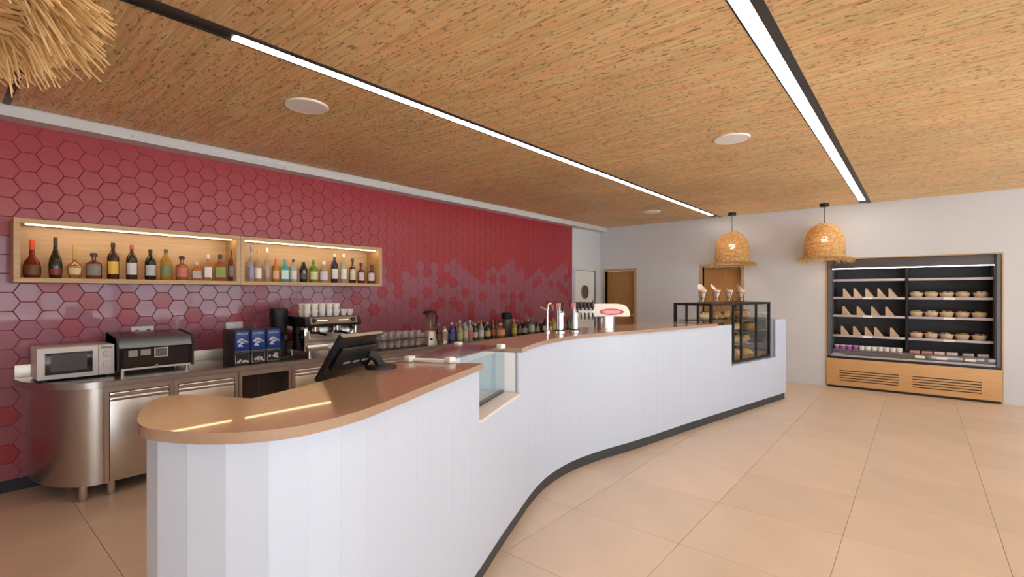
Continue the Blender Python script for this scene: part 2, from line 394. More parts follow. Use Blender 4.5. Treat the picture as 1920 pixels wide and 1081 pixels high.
for (x, y, lb) in ((-3.43, 1.76, 'round white ceiling speaker between the tiled wall and the first LED strip, nearest'), (-1.27, 4.55, 'round white ceiling speaker between the two LED strips'), (-3.47, 7.83, 'small far round white ceiling speaker above the bar end')):
    t = thing('ceiling_speaker', lb, 'speaker', (x, y, ZC), group='round speakers in the reed ceiling')
    MB().lathe([(.150, 0), (.150, -.006), (.142, -.012), (.136, -.009)], 40).build('rim', M_porc, t)
    MB().lathe([(.135, -.004), (.135, -.010), (.02, -.013)], 40).build('grille', mat('speaker_cloth', (.84, .82, .80), .8, bump=.6, nscale=300), t)

# ------------------------------------------------------------------ doors
def wood_door(nm, h, label):
    a, b, c, d = h; w = .05
    f = MB(); f.box(a - w, a, YB - .012, YB + .12, 0, d + w).box(b, b + w, YB - .012, YB + .12, 0, d + w).box(a, b, YB - .012, YB + .12, d, d + w)
    o = struct(f.build(nm, M_oak, smooth=False)); o['label'] = label
    MB().box(a + .003, b - .003, YB + .08, YB + .12, .006, d - .003).build('door_leaf', M_oakd, o, smooth=False)
    hd = MB(); hd.lathe([(.026, 0), (.026, .01)], 16, T(b - .07, YB + .08, 1.03) @ R(PI / 2, 'X')); hd.tube([(b - .07, YB + .075, 1.03), (b - .07, YB + .03, 1.03), (b - .19, YB + .03, 1.03)], .009, 8)
    hd.build('door_handle', M_chrome, o)
wood_door('door_1', D1, 'brown wooden door in the corner behind the beer tap')
wood_door('door_2', D2, 'brown wooden door behind the hanging straw lamp')
# white kitchen swing door with a porthole
f = MB(); yk0, yk1, zk = 8.24, 9.03, 1.95
f.box(XL - .1, XL + .006, yk0 - .07, yk0, 0, zk + .05).box(XL - .1, XL + .006, yk1, yk1 + .07, 0, zk + .05).box(XL - .1, XL + .006, yk0, yk1, zk, zk + .05)
kd = struct(f.build('door_3', M_white, smooth=False)); kd['label'] = 'white swing door with a round porthole'
MB().box(XL - .07, XL - .03, yk0 + .004, yk1 - .004, .008, zk - .004).build('door_leaf', mat('door_white', (.80, .79, .74), .5, noise=.03), kd, smooth=False)
MB().lathe([(.145, 0), (.145, .012), (.118, .016), (.118, 0)], 32, T(XL - .03, 8.635, 1.51) @ R(PI / 2, 'Y')).build('porthole_ring', M_steel, kd)
MB().lathe([(.118, 0), (.118, .004), (.01, .004)], 32, T(XL - .03, 8.635, 1.51) @ R(PI / 2, 'Y')).build('porthole_pane', mat('dark_pane', (.10, .10, .09), .08), kd)
MB().box(XL - .03, XL - .022, 8.92, 8.98, 1.0, 1.35, .003).build('push_plate', M_steel, kd)

# ------------------------------------------------------------------ bar counter
CT = 1.14                                   # top of the worktop
FP = [(-1.734, .697), (-1.812, .665), (-1.937, .605), (-2.0, .560), (-2.012, .520), (-1.975, .475), (-1.90, .438), (-1.80, .402), (-1.70, .374), (-1.619, .364), (-1.555, .371), (-1.489, .398),
      (-1.409, .446), (-1.351, .501), (-1.308, .562), (-1.284, .636), (-1.285, .729), (-1.308, .849), (-1.37, 1.013), (-1.464, 1.232), (-1.564, 1.467), (-1.70, 1.80), (-1.84, 2.13), (-1.968, 2.45),
      (-2.085, 2.75), (-2.17, 3.05), (-2.205, 3.42), (-2.16, 3.83), (-2.045, 4.35), (-1.88, 5.33), (-1.65, 6.57), (-1.425, 7.76)]
def spline(P, n=14):
    out = []
    for i in range(len(P) - 1):
        p0, p1, p2, p3 = P[max(i - 1, 0)], P[i], P[i + 1], P[min(i + 2, len(P) - 1)]
        for k in range(n):
            t = k / n
            out.append(tuple(.5 * ((2 * p1[a]) + (-p0[a] + p2[a]) * t + (2 * p0[a] - 5 * p1[a] + 4 * p2[a] - p3[a]) * t * t + (-p0[a] + 3 * p1[a] - 3 * p2[a] + p3[a]) * t ** 3) for a in (0, 1)))
    return out + [P[-1]]
DENSE = spline(FP)
CUM = [0.0]
for p, q in zip(DENSE, DENSE[1:]): CUM.append(CUM[-1] + math.dist(p, q))
def at(s):
    s = max(0, min(CUM[-1], s)); lo = 0
    for i in range(len(CUM) - 1):
        if CUM[i + 1] >= s: lo = i; break
    t = (s - CUM[lo]) / max(1e-9, CUM[lo + 1] - CUM[lo]); p, q = DENSE[lo], DENSE[lo + 1]
    return (p[0] + (q[0] - p[0]) * t, p[1] + (q[1] - p[1]) * t)
def tan(s):
    a, b = at(s - .03), at(s + .03); d = math.dist(a, b); return ((b[0] - a[0]) / d, (b[1] - a[1]) / d)
def off(s, d):
    """point on the front line moved d metres inward (to the bar side)"""
    p, t = at(s), tan(s); return (p[0] - t[1] * d, p[1] + t[0] * d)
def s_of(x, y): return min(range(len(DENSE)), key=lambda i: math.dist(DENSE[i], (x, y)))
S1, S2 = CUM[s_of(-1.705, 1.81)], CUM[s_of(-1.968, 2.45)]
S3 = CUM[s_of(-1.725, 6.17)]; S4 = CUM[s_of(-1.49, 7.42)]; SE = CUM[-1]; SK = CUM[s_of(-1.79, 5.84)]
def seg(a, b, d, n=None):
    n = n or max(2, int((b - a) / .05)); return [off(a + (b - a) * i / n, d) for i in range(n + 1)]
NEAR_BACK = [(-2.04, 1.608), (-2.065, 1.462), (-1.985, 1.29), (-1.866, 1.03), (-1.798, .87), (-1.757, .756)]
FAR_BACK = [(-2.45, 5.2), (-2.56, 4.75), (-2.61, 4.3), (-2.61, 3.8), (-2.585, 3.39), (-2.50, 2.78), (-2.43, 2.31)]
bc = thing('bar_counter', 'long curved white bar counter clad in upright boards', 'bar counter', (*at(SE * .5), 0))
body = MB()
nb = [(x + .03 * (1 if x < -1.9 else 0) + .03, y) for x, y in NEAR_BACK]
body.prism(seg(.30, S1 - .004, .045) + [(-2.0, 1.60)] + [(x + .05, y) for x, y in NEAR_BACK[1:]], .02, CT - .031)
body.prism(seg(S1 - .004, S2 + .004, .045) + [(-2.36, 2.27), (-2.0, 1.60)], .02, .835)
body.prism(seg(S2 + .004, SK + .1, .045) + [(-2.36, 5.9), (-2.40, 5.2), (-2.51, 4.75), (-2.56, 4.3), (-2.56, 3.8), (-2.535, 3.39), (-2.45, 2.78), (-2.36, 2.27)], .02, CT - .031)
body.prism(seg(SK + .1, SE - .05, .045) + [(-2.02, 7.86), (-2.36, 5.9)], .02, .60)
body.build('carcass', mat('carcass_white', (.80, .80, .82), .5, noise=.02), bc, world=True, smooth=False)
def boards(a, b, z1, w=.112):
    n = max(1, round((b - a) / w)); st = (b - a) / n
    for i in range(n):
        p, q = off(a + st * i, .020), off(a + st * (i + 1), .020)
        L_ = math.dist(p, q); dx, dy = (q[0] - p[0]) / L_, (q[1] - p[1]) / L_
        M = Matrix(((dx, -dy, 0, p[0]), (dy, dx, 0, p[1]), (0, 0, 1, 0), (0, 0, 0, 1)))
        MB().box(.0002, L_ - .0002, 0, .018, .088, z1, 0, M).build('front_board', M_board, bc, world=True, smooth=False)
boards(.178, S1, CT - .030); boards(S1, S2, .85); boards(S2, S3, CT - .030); boards(S3, S4, .615); boards(S4, SE, 1.125)
pl = MB(); A = seg(.12, SE - .01, .034, 260); B = seg(.12, SE - .01, .05, 260)
for i in range(len(A) - 1):
    vs = [pl.bm.verts.new((p[0], p[1], z)) for z in (0, .09) for p in (A[i], A[i + 1], B[i + 1], B[i])]
    for ix in ((0, 1, 5, 4), (2, 3, 7, 6), (4, 5, 6, 7)): pl.bm.faces.new([vs[j] for j in ix])
bmesh.ops.remove_doubles(pl.bm, verts=pl.bm.verts[:], dist=1e-5)
pl.build('plinth', M_char, bc, world=True)
# notch ledge, notch cheeks, recess ledge and end wall
MB().prism(seg(S1 + .002, S2 - .002, .006) + [(-2.34, 2.26), (-2.01, 1.615)], .836, .852).build('ledge', mat('ledge_stone', (.80, .72, .68), .25, noise=.03), bc, world=True, smooth=False)  # pinkish reflection put into the ledge's base colour
MB().prism(seg(S3 + .002, S4 - .002, .010) + seg(S3 + .002, S4, .6)[::-1], .602, .618).build('ledge', M_board, bc, world=True, smooth=False)
e0, e1 = off(S4 + .002, .045), off(SE - .003, .045)
MB().prism([off(S4 + .004, .045), off(SE - .002, .045), off(SE - .002, .62), off(SE - .06, .62), off(SE - .06, .10), off(S4 + .004, .10)], .60, 1.125).build('end_wall', M_board, bc, world=True, smooth=False)
MB().prism([off(S3 - .003, .04), off(S3 - .003, .08), off(SK + .1, .08), off(SK + .1, .04)][::-1], .60, CT - .031).build('cheek', M_board, bc, world=True, smooth=False)
# worktops
def worktop(poly, label):
    t = thing('counter_worktop', label, 'worktop', (poly[0][0], poly[0][1], CT - .03))
    b = MB().prism(poly, CT - .03, CT); es = [e for e in b.bm.edges if abs(e.verts[0].co.z - e.verts[1].co.z) < 1e-5]
    bmesh.ops.bevel(b.bm, geom=es, offset=.004, segments=2, affect='EDGES'); b.build('slab', M_quartz, t, world=True)
worktop(seg(0, S1, 0.0, 90) + NEAR_BACK, 'near brown stone worktop with a rounded hooked end, holding the till screen')
worktop(seg(S2, SK - .01, 0.0, 90) + [(-2.37, 5.93)] + FAR_BACK, 'far brown stone worktop with the beer taps')
# cold well set into the notch
cw = thing('cold_well', 'glass topped cold display well sunk in the gap of the bar counter', 'display well', (-2.05, 2.05, .852))
MB().prism([off(S1 + .012, .115), off(S2 - .012, .115), off(S2 - .012, .121), off(S1 + .012, .121)], .853, CT - .012).build('front_glass', M_bglass, cw, world=True, smooth=False)
MB().prism([off(S1 + .012, .121), off(S2 - .012, .121), off(S2 - .012, .15), off(S1 + .012, .15)], .852, .864).build('gasket', M_char, cw, world=True, smooth=False)
MB().prism([(-2.335, 2.255), (-2.005, 1.61), (-2.03, 1.60), (-2.36, 2.25)], .852, 1.13).build('back_panel', mat('well_white', (.84, .87, .90), .3, noise=.02), cw, world=True, smooth=False)
LID = [(-1.842, 1.705), (-2.056, 2.345), (-2.36, 2.26), (-2.035, 1.60)]
MB().prism(LID, CT + .012, CT + .020).build('glass_lid', glassy('lid_glass', (.88, .89, .90), .16), cw, world=True, smooth=False)
MB().tube([(LID[0][0], LID[0][1], CT + .012), (LID[3][0], LID[3][1], CT + .012)], .008, 8).build('lid_rail', M_porc, cw, world=True)
for (x, y) in (LID[0], LID[1], LID[2], LID[3]):
    MB().box(x - .022, x + .022, y - .022, y + .022, CT + .0005, CT + .030, .006)  .build('bracket', M_porc, cw, world=True)

# ------------------------------------------------------------------ pastry case at the far end of the counter
ca, cb = off(SK, .075), off(S4 - .03, .075)
cl = math.dist(ca, cb); cr_ = math.atan2(cb[1] - ca[1], cb[0] - ca[0])      # local x along the counter, local y inward
pc = thing('pastry_case', 'black framed glass pastry case let into the far end of the bar', 'display case', (ca[0], ca[1], .619), cr_)
CH, CD, PW = .752, .50, .022
def frame_bars(b, x0, x1, y0, y1, z0, z1, w):
    for x in (x0, x1 - w):
        for y in (y0, y1 - w): b.box(x, x + w, y, y + w, z0, z1)
for x in (0, cl - .03):
    for y in (0, CD - .03): MB().box(x, x + .03, y, y + .03, 0, CH).build('corner_post', M_black, pc, smooth=False)
for z0, z1 in ((0, .03), (CH - .028, CH)):
    r_ = MB()
    for y in (0, CD - .028): r_.box(.03, cl - .03, y, y + .028, z0, z1)
    for x in (0, cl - .028): r_.box(x, x + .028, .03, CD - .03, z0, z1)
    r_.build('frame_rail', M_black, pc, smooth=False)
x_of = lambda px: None
for fx in (.345, .475, .74):
    MB().box(cl * fx - .014, cl * fx + .014, 0, .022, .03, CH - .028).build('mullion', M_black, pc, smooth=False)
for fy in (.36, .66):
    MB().box(0, .022, CD * fy - .01, CD * fy + .01, .03, CH - .028).build('mullion', M_black, pc, smooth=False)
for z in (.20, .37, .535):
    MB().box(.03, cl - .06, .04, CD - .04, z, z + .010).build('shelf', mat('smoked_shelf', (.10, .11, .11), .1), pc, smooth=False)
MB().box(.03, cl - .03, .030, CD - .03, .002, .028).build('floor_plate', M_grey, pc, smooth=False)
MB().box(.03, cl - .03, .008, .012, .03, CH - .028).build('front_pane', M_glass, pc, smooth=False)
MB().box(.008, .012, .03, CD - .03, .03, CH - .028).build('side_pane', M_glass, pc, smooth=False)
MB().box(cl - .012, cl - .008, .03, CD - .03, .03, CH - .028).build('side_pane', M_glass, pc, smooth=False)
MB().box(.03, cl - .03, .03, CD - .03, CH - .012, CH - .006).build('top_pane', mat('case_top', (.04, .04, .045), .15), pc, smooth=False)
# pastries inside the case
PM = [mat('pastry_%d' % i, c, .55, noise=.3, nscale=30, bump=.3) for i, c in enumerate([(.62, .34, .12), (.72, .47, .20), (.50, .24, .08), (.75, .55, .30)])]
def pastry(kind, mt):
    b = MB()
    if kind == 0:
        pts = [(.085 * math.cos(a), .06 * math.sin(a), .03 + .008 * math.sin(a * 2)) for a in [PI * (.05 + .9 * i / 12) for i in range(13)]]
        for i, p in enumerate(pts):
            r = .012 + .03 * math.sin(PI * (i + .5) / 13); b.ball((p[0], p[1], r * .9), r, u=10, v=7)
    elif kind == 1:
        b.ball((0, 0, .035), .05, 1.7, .95, .75, 16, 10)
        for i in range(4): b.tube([(-.05 + i * .033, -.03, .062), (-.035 + i * .033, .0, .073), (-.02 + i * .033, .03, .062)], .006, 6)
    else:
        b.lathe([(.06, 0), (.075, .015), (.078, .04), (.06, .062), (.0, .066)], 18)
        b.lathe([(.05, .058), (.052, .070), (.03, .078), (.0, .08)], 14)
    return b.mesh('pastry', mt)
pm = [pastry(k, PM[k2]) for k, k2 in ((0, 0), (1, 1), (2, 2), (1, 3))]
SHN = ['floor', 'lowest glass shelf', 'middle glass shelf', 'top glass shelf']
pw = Matrix.Translation((ca[0], ca[1], .619)) @ Matrix.Rotation(cr_, 4, 'Z')
for zi, z in enumerate((.029, .2105, .3805, .5455)):
    for i in range(5):
        loc = pw @ Vector((cl * (.16 + .165 * i), .16 + .07 * ((i + zi) % 2), z))
        o = link('pastry', pm[(i + zi) % 4], None, loc, cr_ + random.uniform(-.4, .4)); o.scale = (1.3, 1.3, 1.35)
        tag(o, 'baked pastry on the %s of the glass case, %s from left' % (SHN[zi], ORD[i]), 'pastry', 'pastries in the glass case')
# paper cones in wire stands on the case
for i, px in enumerate((1346, 1364, 1388, 1405)):
    loc = pw @ Vector((cl * (.10 + .21 * i), .20, CH))
    t = thing('cone_stand', '%s wire stand with a pale paper cone, from the left, on the pastry case' % ORD[i], 'cone stand', loc, .3 * i, group='wire cone stands on the pastry case')
    w = MB()
    for (r, z) in ((.055, .006), (.030, .06), (.05, .13)): w.tube([(r * math.cos(2 * PI * k / 18), r * math.sin(2 * PI * k / 18), z) for k in range(18)], .003, 5, closed=True)
    for k in range(4):
        a = PI / 2 * k; w.tube([(.055 * math.cos(a), .055 * math.sin(a), .006), (.030 * math.cos(a), .030 * math.sin(a), .06), (.05 * math.cos(a), .05 * math.sin(a), .13)], .003, 5)
    w.build('wire_frame', M_char, t)
    c = MB(); n = 20; bmv = []
    for j, (rr, zz) in enumerate(((.008, .015), (.028, .09), (.05, .16))):
        ring = []
        for k in range(n):
            a = 2 * PI * k / n; tip = .075 * max(0, math.cos(a - 2.4 - .3 * i)) ** 2 if j == 2 else 0
            ring.append(c.bm.verts.new((rr * (1 + tip * 6) * math.cos(a), rr * (1 + tip * 6) * math.sin(a), zz + tip)))
        bmv.append(ring)
    for j in range(2):
        for k in range(n): c.bm.faces.new((bmv[j][k], bmv[j][(k + 1) % n], bmv[j + 1][(k + 1) % n], bmv[j + 1][k]))
    c.bm.faces.new(bmv[0][::-1])
    c.build('paper_cone', mat('cone_paper', (.80, .62, .48), .6, noise=.2, nscale=14), t)

# ------------------------------------------------------------------ till screen on the near worktop
TL, TR_ = Vector((-1.96, 1.23, 1.297)), Vector((-2.037, 1.499, 1.297)); BL = Vector((-2.053, 1.085, 1.113)); BR = BL + (TR_ - TL)
ps = thing('till_screen', 'black touch screen till tilted toward the bar side, seen from behind', 'till', (-1.975, 1.38, CT))
ux = (TR_ - TL).normalized(); uy = (TL - BL); uy = (uy - ux * uy.dot(ux)).normalized(); un = ux.cross(uy)
if un.x < 0: un = -un
W_, H_ = (TR_ - TL).length, (TL - BL).length
M = Matrix(((ux.x, uy.x, un.x, BL.x), (ux.y, uy.y, un.y, BL.y), (ux.z, uy.z, un.z, BL.z), (0, 0, 0, 1)))
MB().box(0, W_, 0, H_, -.002, .026, .004, M).build('screen_housing', M_gloss, ps, world=True)
MB().box(.02, W_ - .02, .02, H_ - .02, -.004, -.0022, 0, M).build('screen_glass', mat('screen_off', (.01, .011, .014), .05), ps, world=True, smooth=False)
MB().box(.02, W_ - .02, .07, H_ - .05, .026, .050, .012, M).build('rear_cover', M_black, ps, world=True)
MB().box(.004, W_ - .004, H_ - .022, H_ + .001, .004, .024, .002, M).build('top_trim', mat('till_top', (.30, .22, .16), .35, noise=.05), ps, world=True)  # beige highlight along the top edge, put into the colour
for i in range(3): MB().box(.06 + .06 * i, .10 + .06 * i, .12, .128, .050, .053, 0, M).build('vent_slot', M_grey, ps, world=True, smooth=False)
MB().tube([(-1.975, 1.38, CT + .012), (-1.985, 1.36, 1.19), (-1.995, 1.325, 1.215)], .022, 10).build('stand_arm', M_black, ps, world=True)
MB().lathe([(.075, 0), (.075, .010), (.05, .018), (.0, .018)], 24).build('base', M_black, ps)

# ------------------------------------------------------------------ beer taps
def chrome_tap(loc, label, H=.25):
    t = thing('beer_column', label, 'beer tap', loc, group='chrome beer columns on the far worktop')
    MB().lathe([(.046, 0), (.046, .012), (.034, .02), (.033, H * .82), (.038, H * .84), (.038, H * .9), (.0, H * .9)], 24).build('column', M_chrome, t)
    MB().lathe([(.0475, .012), (.0475, .020), (.036, .024)], 24).build('base_ring', M_char, t)
    MB().lathe([(.034, H * .9), (.034, H), (.026, H + .012), (.0, H + .012)], 20).build('top_badge', mat('tap_badge', (.80, .35, .33), .35, noise=.1), t)
    MB().tube([(.03, -.02, H * .72), (.075, -.05, H * .74), (.085, -.056, H * .60)], .009, 8).build('spout', M_chrome, t)
    MB().tube([(.05, -.033, H * .76), (.058, -.04, H * 1.08)], .010, 8, r1=.014).build('handle', M_black, t)
chrome_tap((-2.50, 3.66, CT), 'left chrome beer column with a reddish top on the far worktop')
chrome_tap((-2.45, 3.83, CT), 'right chrome beer column with a reddish top beside the white beer tower')
bx, by = -2.30, 4.15
tw = thing('beer_tower', 'white rounded beer tower with red oval emblem on a steel pedestal', 'beer tower', (bx, by, CT), math.radians(38))
MB().lathe([(.088, 0), (.088, .012), (.082, .02), (.086, .135), (.0, .135)], 28).build('pedestal', M_steel, tw)
hd = MB(); prof = [(-.30, .133), (.215, .133), (.212, .175), (.195, .215), (.16, .243), (.11, .253), (-.30, .253)]
hd.prism([(p[0], p[1]) for p in prof], -.075, .075, R(PI / 2, 'X')); es = hd.bm.edges[:]
bmesh.ops.bevel(hd.bm, geom=es, offset=.008, segments=2, affect='EDGES'); hd.build('head', mat('tower_white', (.84, .78, .70), .3, noise=.02), tw)
def ellipse(cx, cz, a, b_, y, n=36): return [(cx + a * math.cos(2 * PI * k / n), y, cz + b_ * math.sin(2 * PI * k / n)) for k in range(n)]
em = MB().poly(ellipse(.04, .178, .115, .030, -.0755), .002, (0, -1, 0)).build('emblem', mat('emblem_red', (.62, .05, .09), .35, noise=.05), tw, smooth=False)
MB().poly(ellipse(.04, .178, .088, .019, -.0776), .001, (0, -1, 0)).build('emblem_inset', mat('emblem_pink', (.78, .36, .38), .4, noise=.1), em, smooth=False)
for i in range(5):
    x = -.285 + .036 * i
    h = MB().tube([(x, -.076, .20), (x, -.105, .20), (x, -.11, .215)], .008, 8).tube([(x, -.11, .215), (x - .01, -.118, .268)], .016, 8, r1=.022)
    h.build('tap_handle', mat('tap_black', (.03, .024, .022), .4, noise=.2), tw)
    MB().tube([(x, -.076, .165), (x, -.115, .16), (x, -.12, .11)], .007, 8).build('spout', M_char, tw)
wt = thing('water_tap', 'slim chrome swan neck tap behind the beer columns', 'tap', (-2.56, 3.55, CT))
MB().tube([(0, 0, 0), (0, 0, .20), (.0, .01, .245), (.0, .045, .26), (0, .08, .245), (0, .088, .20)], .011, 10).build('pipe', M_chrome, wt)
MB().lathe([(.026, 0), (.026, .012), (.014, .02), (.012, .03)], 16).build('collar', M_chrome, wt)
MB().tube([(0, 0, .20), (-.04, -.05, .23)], .006, 8).build('lever', M_chrome, wt)

# ------------------------------------------------------------------ steel back counter
BZ, BX = .855, -4.53; YEND = 7.81
bt = thing('steel_worktop', 'long stainless steel back worktop with rounded end under the tiled wall', 'worktop', (-4.9, 4.0, BZ - .045))
arc = [(XL + .012 + (BX - XL - .012) * math.sin(PI / 2 * k / 16), .80 - .41 * math.cos(PI / 2 * k / 16)) for k in range(17)]
b = MB().prism(arc + [(BX, YEND), (XL + .012, YEND)], BZ - .045, BZ); bmesh.ops.bevel(b.bm, geom=[e for e in b.bm.edges if abs(e.verts[0].co.z - e.verts[1].co.z) < 1e-5], offset=.006, segments=2, affect='EDGES')
b.build('top', M_steel2, bt, world=True)
tag(MB().box(XL + .0005, XL + .0105, .40, YEND, BZ - .02, BZ + .095, .003).build('backsplash', mat('splash_steel', (.66, .61, .52), .38, .7, noise=.05)), 'low steel upstand strip along the tiled wall behind the steel worktop', 'backsplash')
def feet(t, ys, xs=(-4.62, -5.12)):
    for y in ys:
        for x in xs: MB().lathe([(.020, 0), (.026, .02), (.026, .115), (.0, .115)], 14, T(x, y, 0)).build('foot', M_steel, t, world=True)
def lean(n): return n
# curved end cabinet
ec = thing('end_cabinet', 'quarter round stainless steel cabinet at the near end of the back counter', 'cabinet', (-4.9, .62, 0))
arc2 = [(XL + .02 + (-4.565 - XL - .02) * math.sin(PI / 2 * k / 20), .80 - .335 * math.cos(PI / 2 * k / 20)) for k in range(21)]
MB().prism(arc2 + [(-4.565, .806), (XL + .02, .806)], .105, BZ - .046).build('body', M_steel, ec, world=True)
feet(ec, (.70,)); 
def cabinet(y0, y1, label, kind='door', grp='steel cabinets under the back worktop'):
    t = thing('steel_cabinet', label, 'cabinet', (-4.9, (y0 + y1) / 2, 0), group=grp); w = .028
    c = MB(); c.box(XL + .02, -4.585, y0, y0 + .01, .105, BZ - .046).box(XL + .02, -4.585, y1 - .01, y1, .105, BZ - .046).box(XL + .02, -4.585, y0 + .01, y1 - .01, .105, .12).box(XL + .02, XL + .03, y0 + .01, y1 - .01, .12, BZ - .046)
    c.build('carcass', M_steel, t, world=True, smooth=False)
    for y in (y0 + .001, y1 - w): MB().box(-4.585, -4.56, y, y + w - .001, .105, BZ - .046).build('post', M_steel, t, world=True, smooth=False)
    MB().box(-4.585, -4.562, y0 + w, y1 - w, BZ - .09, BZ - .046).build('top_rail', M_steel, t, world=True, smooth=False)
    if kind == 'door':
        d = MB().box(-4.583, -4.558, y0 + w + .004, y1 - w - .004, .11, .70, .003).build('door', M_steel, t, world=True)
        h = MB().box(-4.583, -4.552, y0 + w + .004, y1 - w - .004, .705, .722, .003).box(-4.583, -4.575, y0 + w + .004, y1 - w - .004, .722, .742).box(-4.583, -4.552, y0 + w + .004, y1 - w - .004, .742, .760, .003)
        h.build('handle', M_chrome, t, world=True)
    else:
        MB().box(XL + .04, -4.60, y0 + .012, y1 - .012, .42, .435).build('inner_shelf', M_char, t, world=True, smooth=False)
        MB().box(-4.75, -4.74, y0 + .012, y1 - .012, .125, .74).build('dark_backing', mat('niche_dark', (.05, .03, .028), .6, noise=.2), t, world=True, smooth=False)
        MB().box(-4.745, -4.735, (y0 + y1) / 2 - .008, (y0 + y1) / 2 + .008, .125, .74).build('divider', M_char, t, world=True, smooth=False)
    feet(t, (y0 + .05, y1 - .05))
cabinet(.808, 1.24, 'steel cabinet with one door right beside the curved end cabinet'); cabinet(1.242, 1.722, 'steel cabinet with one door under the black warmer'); cabinet(1.724, 2.19, 'open dark steel niche cabinet under the blue dispensers', 'open')
cabinet(2.192, 2.74, 'steel cabinet with one door under the coffee machine')
for i in range(6): cabinet(2.742 + .84 * i, 3.578 + .84 * i, 'steel cabinet behind the bar counter, %s past the coffee machine' % ORD[i])

# ------------------------------------------------------------------ things on the back counter
mw = thing('microwave', 'white microwave oven with dark window at the end of the steel counter', 'microwave', (-4.98, .70, BZ))
MB().box(-.17, .158, -.222, .215, .012, .245, .010).build('body', M_plast, mw)
d = MB().box(.159, .174, -.222, .118, .014, .243, .006).build('door', mat('micro_white', (.66, .64, .64), .3, noise=.02), mw)
MB().box(.1742, .177, -.180, .083, .048, .205, .001).build('door_window', M_gloss, d)
MB().box(.1772, .1785, -.150, .050, .070, .190).build('window_mesh', mat('micro_mesh', (.075, .075, .078), .3, noise=.1, nscale=90), d, smooth=False)
p_ = MB().box(.159, .173, .120, .215, .014, .243, .006).build('control_panel', M_plast, mw)
for z in (.175, .095): MB().lathe([(.027, 0), (.024, .012), (.0, .012)], 20, T(.173, .168, z) @ R(PI / 2, 'Y')).box(.185, .192, .165, .171, z - .022, z + .022).build('knob', mat('micro_knob', (.66, .62, .60), .35, noise=.03), p_)
MB().box(.173, .1745, .135, .20, .213, .232).build('label_strip', M_grey, p_, smooth=False)
for x in (-.13, .13):
    for y in (-.18, .18): MB().lathe([(.014, 0), (.014, .013)], 10, T(x, y, 0)).build('foot', M_char, mw)
wm = thing('food_warmer', 'glossy black countertop warmer with glass front between microwave and blue dispensers', 'food warmer', (-4.98, 1.185, BZ))
pf = [(-.17, .03), (.195, .03), (.195, .205), (.16, .285), (-.17, .315)]
MB().prism([(p[0], p[1]) for p in pf], -.262, .262, R(PI / 2, 'X')).build('body', M_gloss, wm, smooth=False)
for y in (-.262, .248): MB().prism([(-.172, .028), (.200, .028), (.200, .207), (.162, .290), (-.172, .32)], -y - .014, -y, R(PI / 2, 'X')).build('side_panel', M_black, wm, smooth=False)
MB().box(.196, .199, -.22, .22, .055, .190).build('front_glass', mat('warm_glass', (.03, .024, .022), .06, coat=.5), wm, smooth=False)
sm = mat('grey_sticker', (.36, .33, .31), .5, noise=.08)
for (y0, y1, z0, z1) in ((-.19, -.13, .135, .185), (-.11, -.045, .14, .187)): MB().box(.1992, .2002, y0, y1, z0, z1).build('sticker', sm, wm, smooth=False)
st_ = MB().box(.1992, .2006, -.02, .075, .118, .195).build('notice', M_plast, wm, smooth=False); MB().box(.2007, .2012, -.013, .068, .124, .189).build('notice_panel', mat('notice_dark', (.14, .12, .12), .5, noise=.6, nscale=60), st_, smooth=False)
MB().box(.196, .202, -.235, .235, .032, .046).build('trim_strip', M_steel, wm, smooth=False)
MB().lathe([(.014, 0), (.012, .006), (.0, .006)], 16, T(.199, -.005, .051) @ R(PI / 2, 'Y')).build('badge', M_chrome, wm)
for x in (-.13, .16):
    for y in (-.22, .22): MB().lathe([(.014, 0), (.018, .03)], 10, T(x, y, 0)).build('foot', M_steel, wm)
# wall sockets
for (y0, y1, z0, z1, lb, plug) in ((1.112, 1.274, 1.115, 1.203, 'white double wall socket with two black plugs above the warmer', True), (1.862, 2.02, 1.113, 1.205, 'blank white wall plate above the blue dispensers', False)):
    t = thing('wall_socket', lb, 'socket', (XL, (y0 + y1) / 2, (z0 + z1) / 2)); hw, hh = (y1 - y0) / 2, (z1 - z0) / 2
    MB().box(.0005, .010, -hw, hw, -hh, hh, .003).build('plate', M_plast, t)
    for y in (-hw / 2, hw / 2):
        (MB().lathe([(.022, 0), (.018, .028), (.0, .028)], 14, T(.010, y, -.006) @ R(PI / 2, 'Y')) if plug else MB().box(.010, .0125, y - .028, y + .028, -.026, .026, .001)).build('plug' if plug else 'insert', M_black if plug else M_white, t)
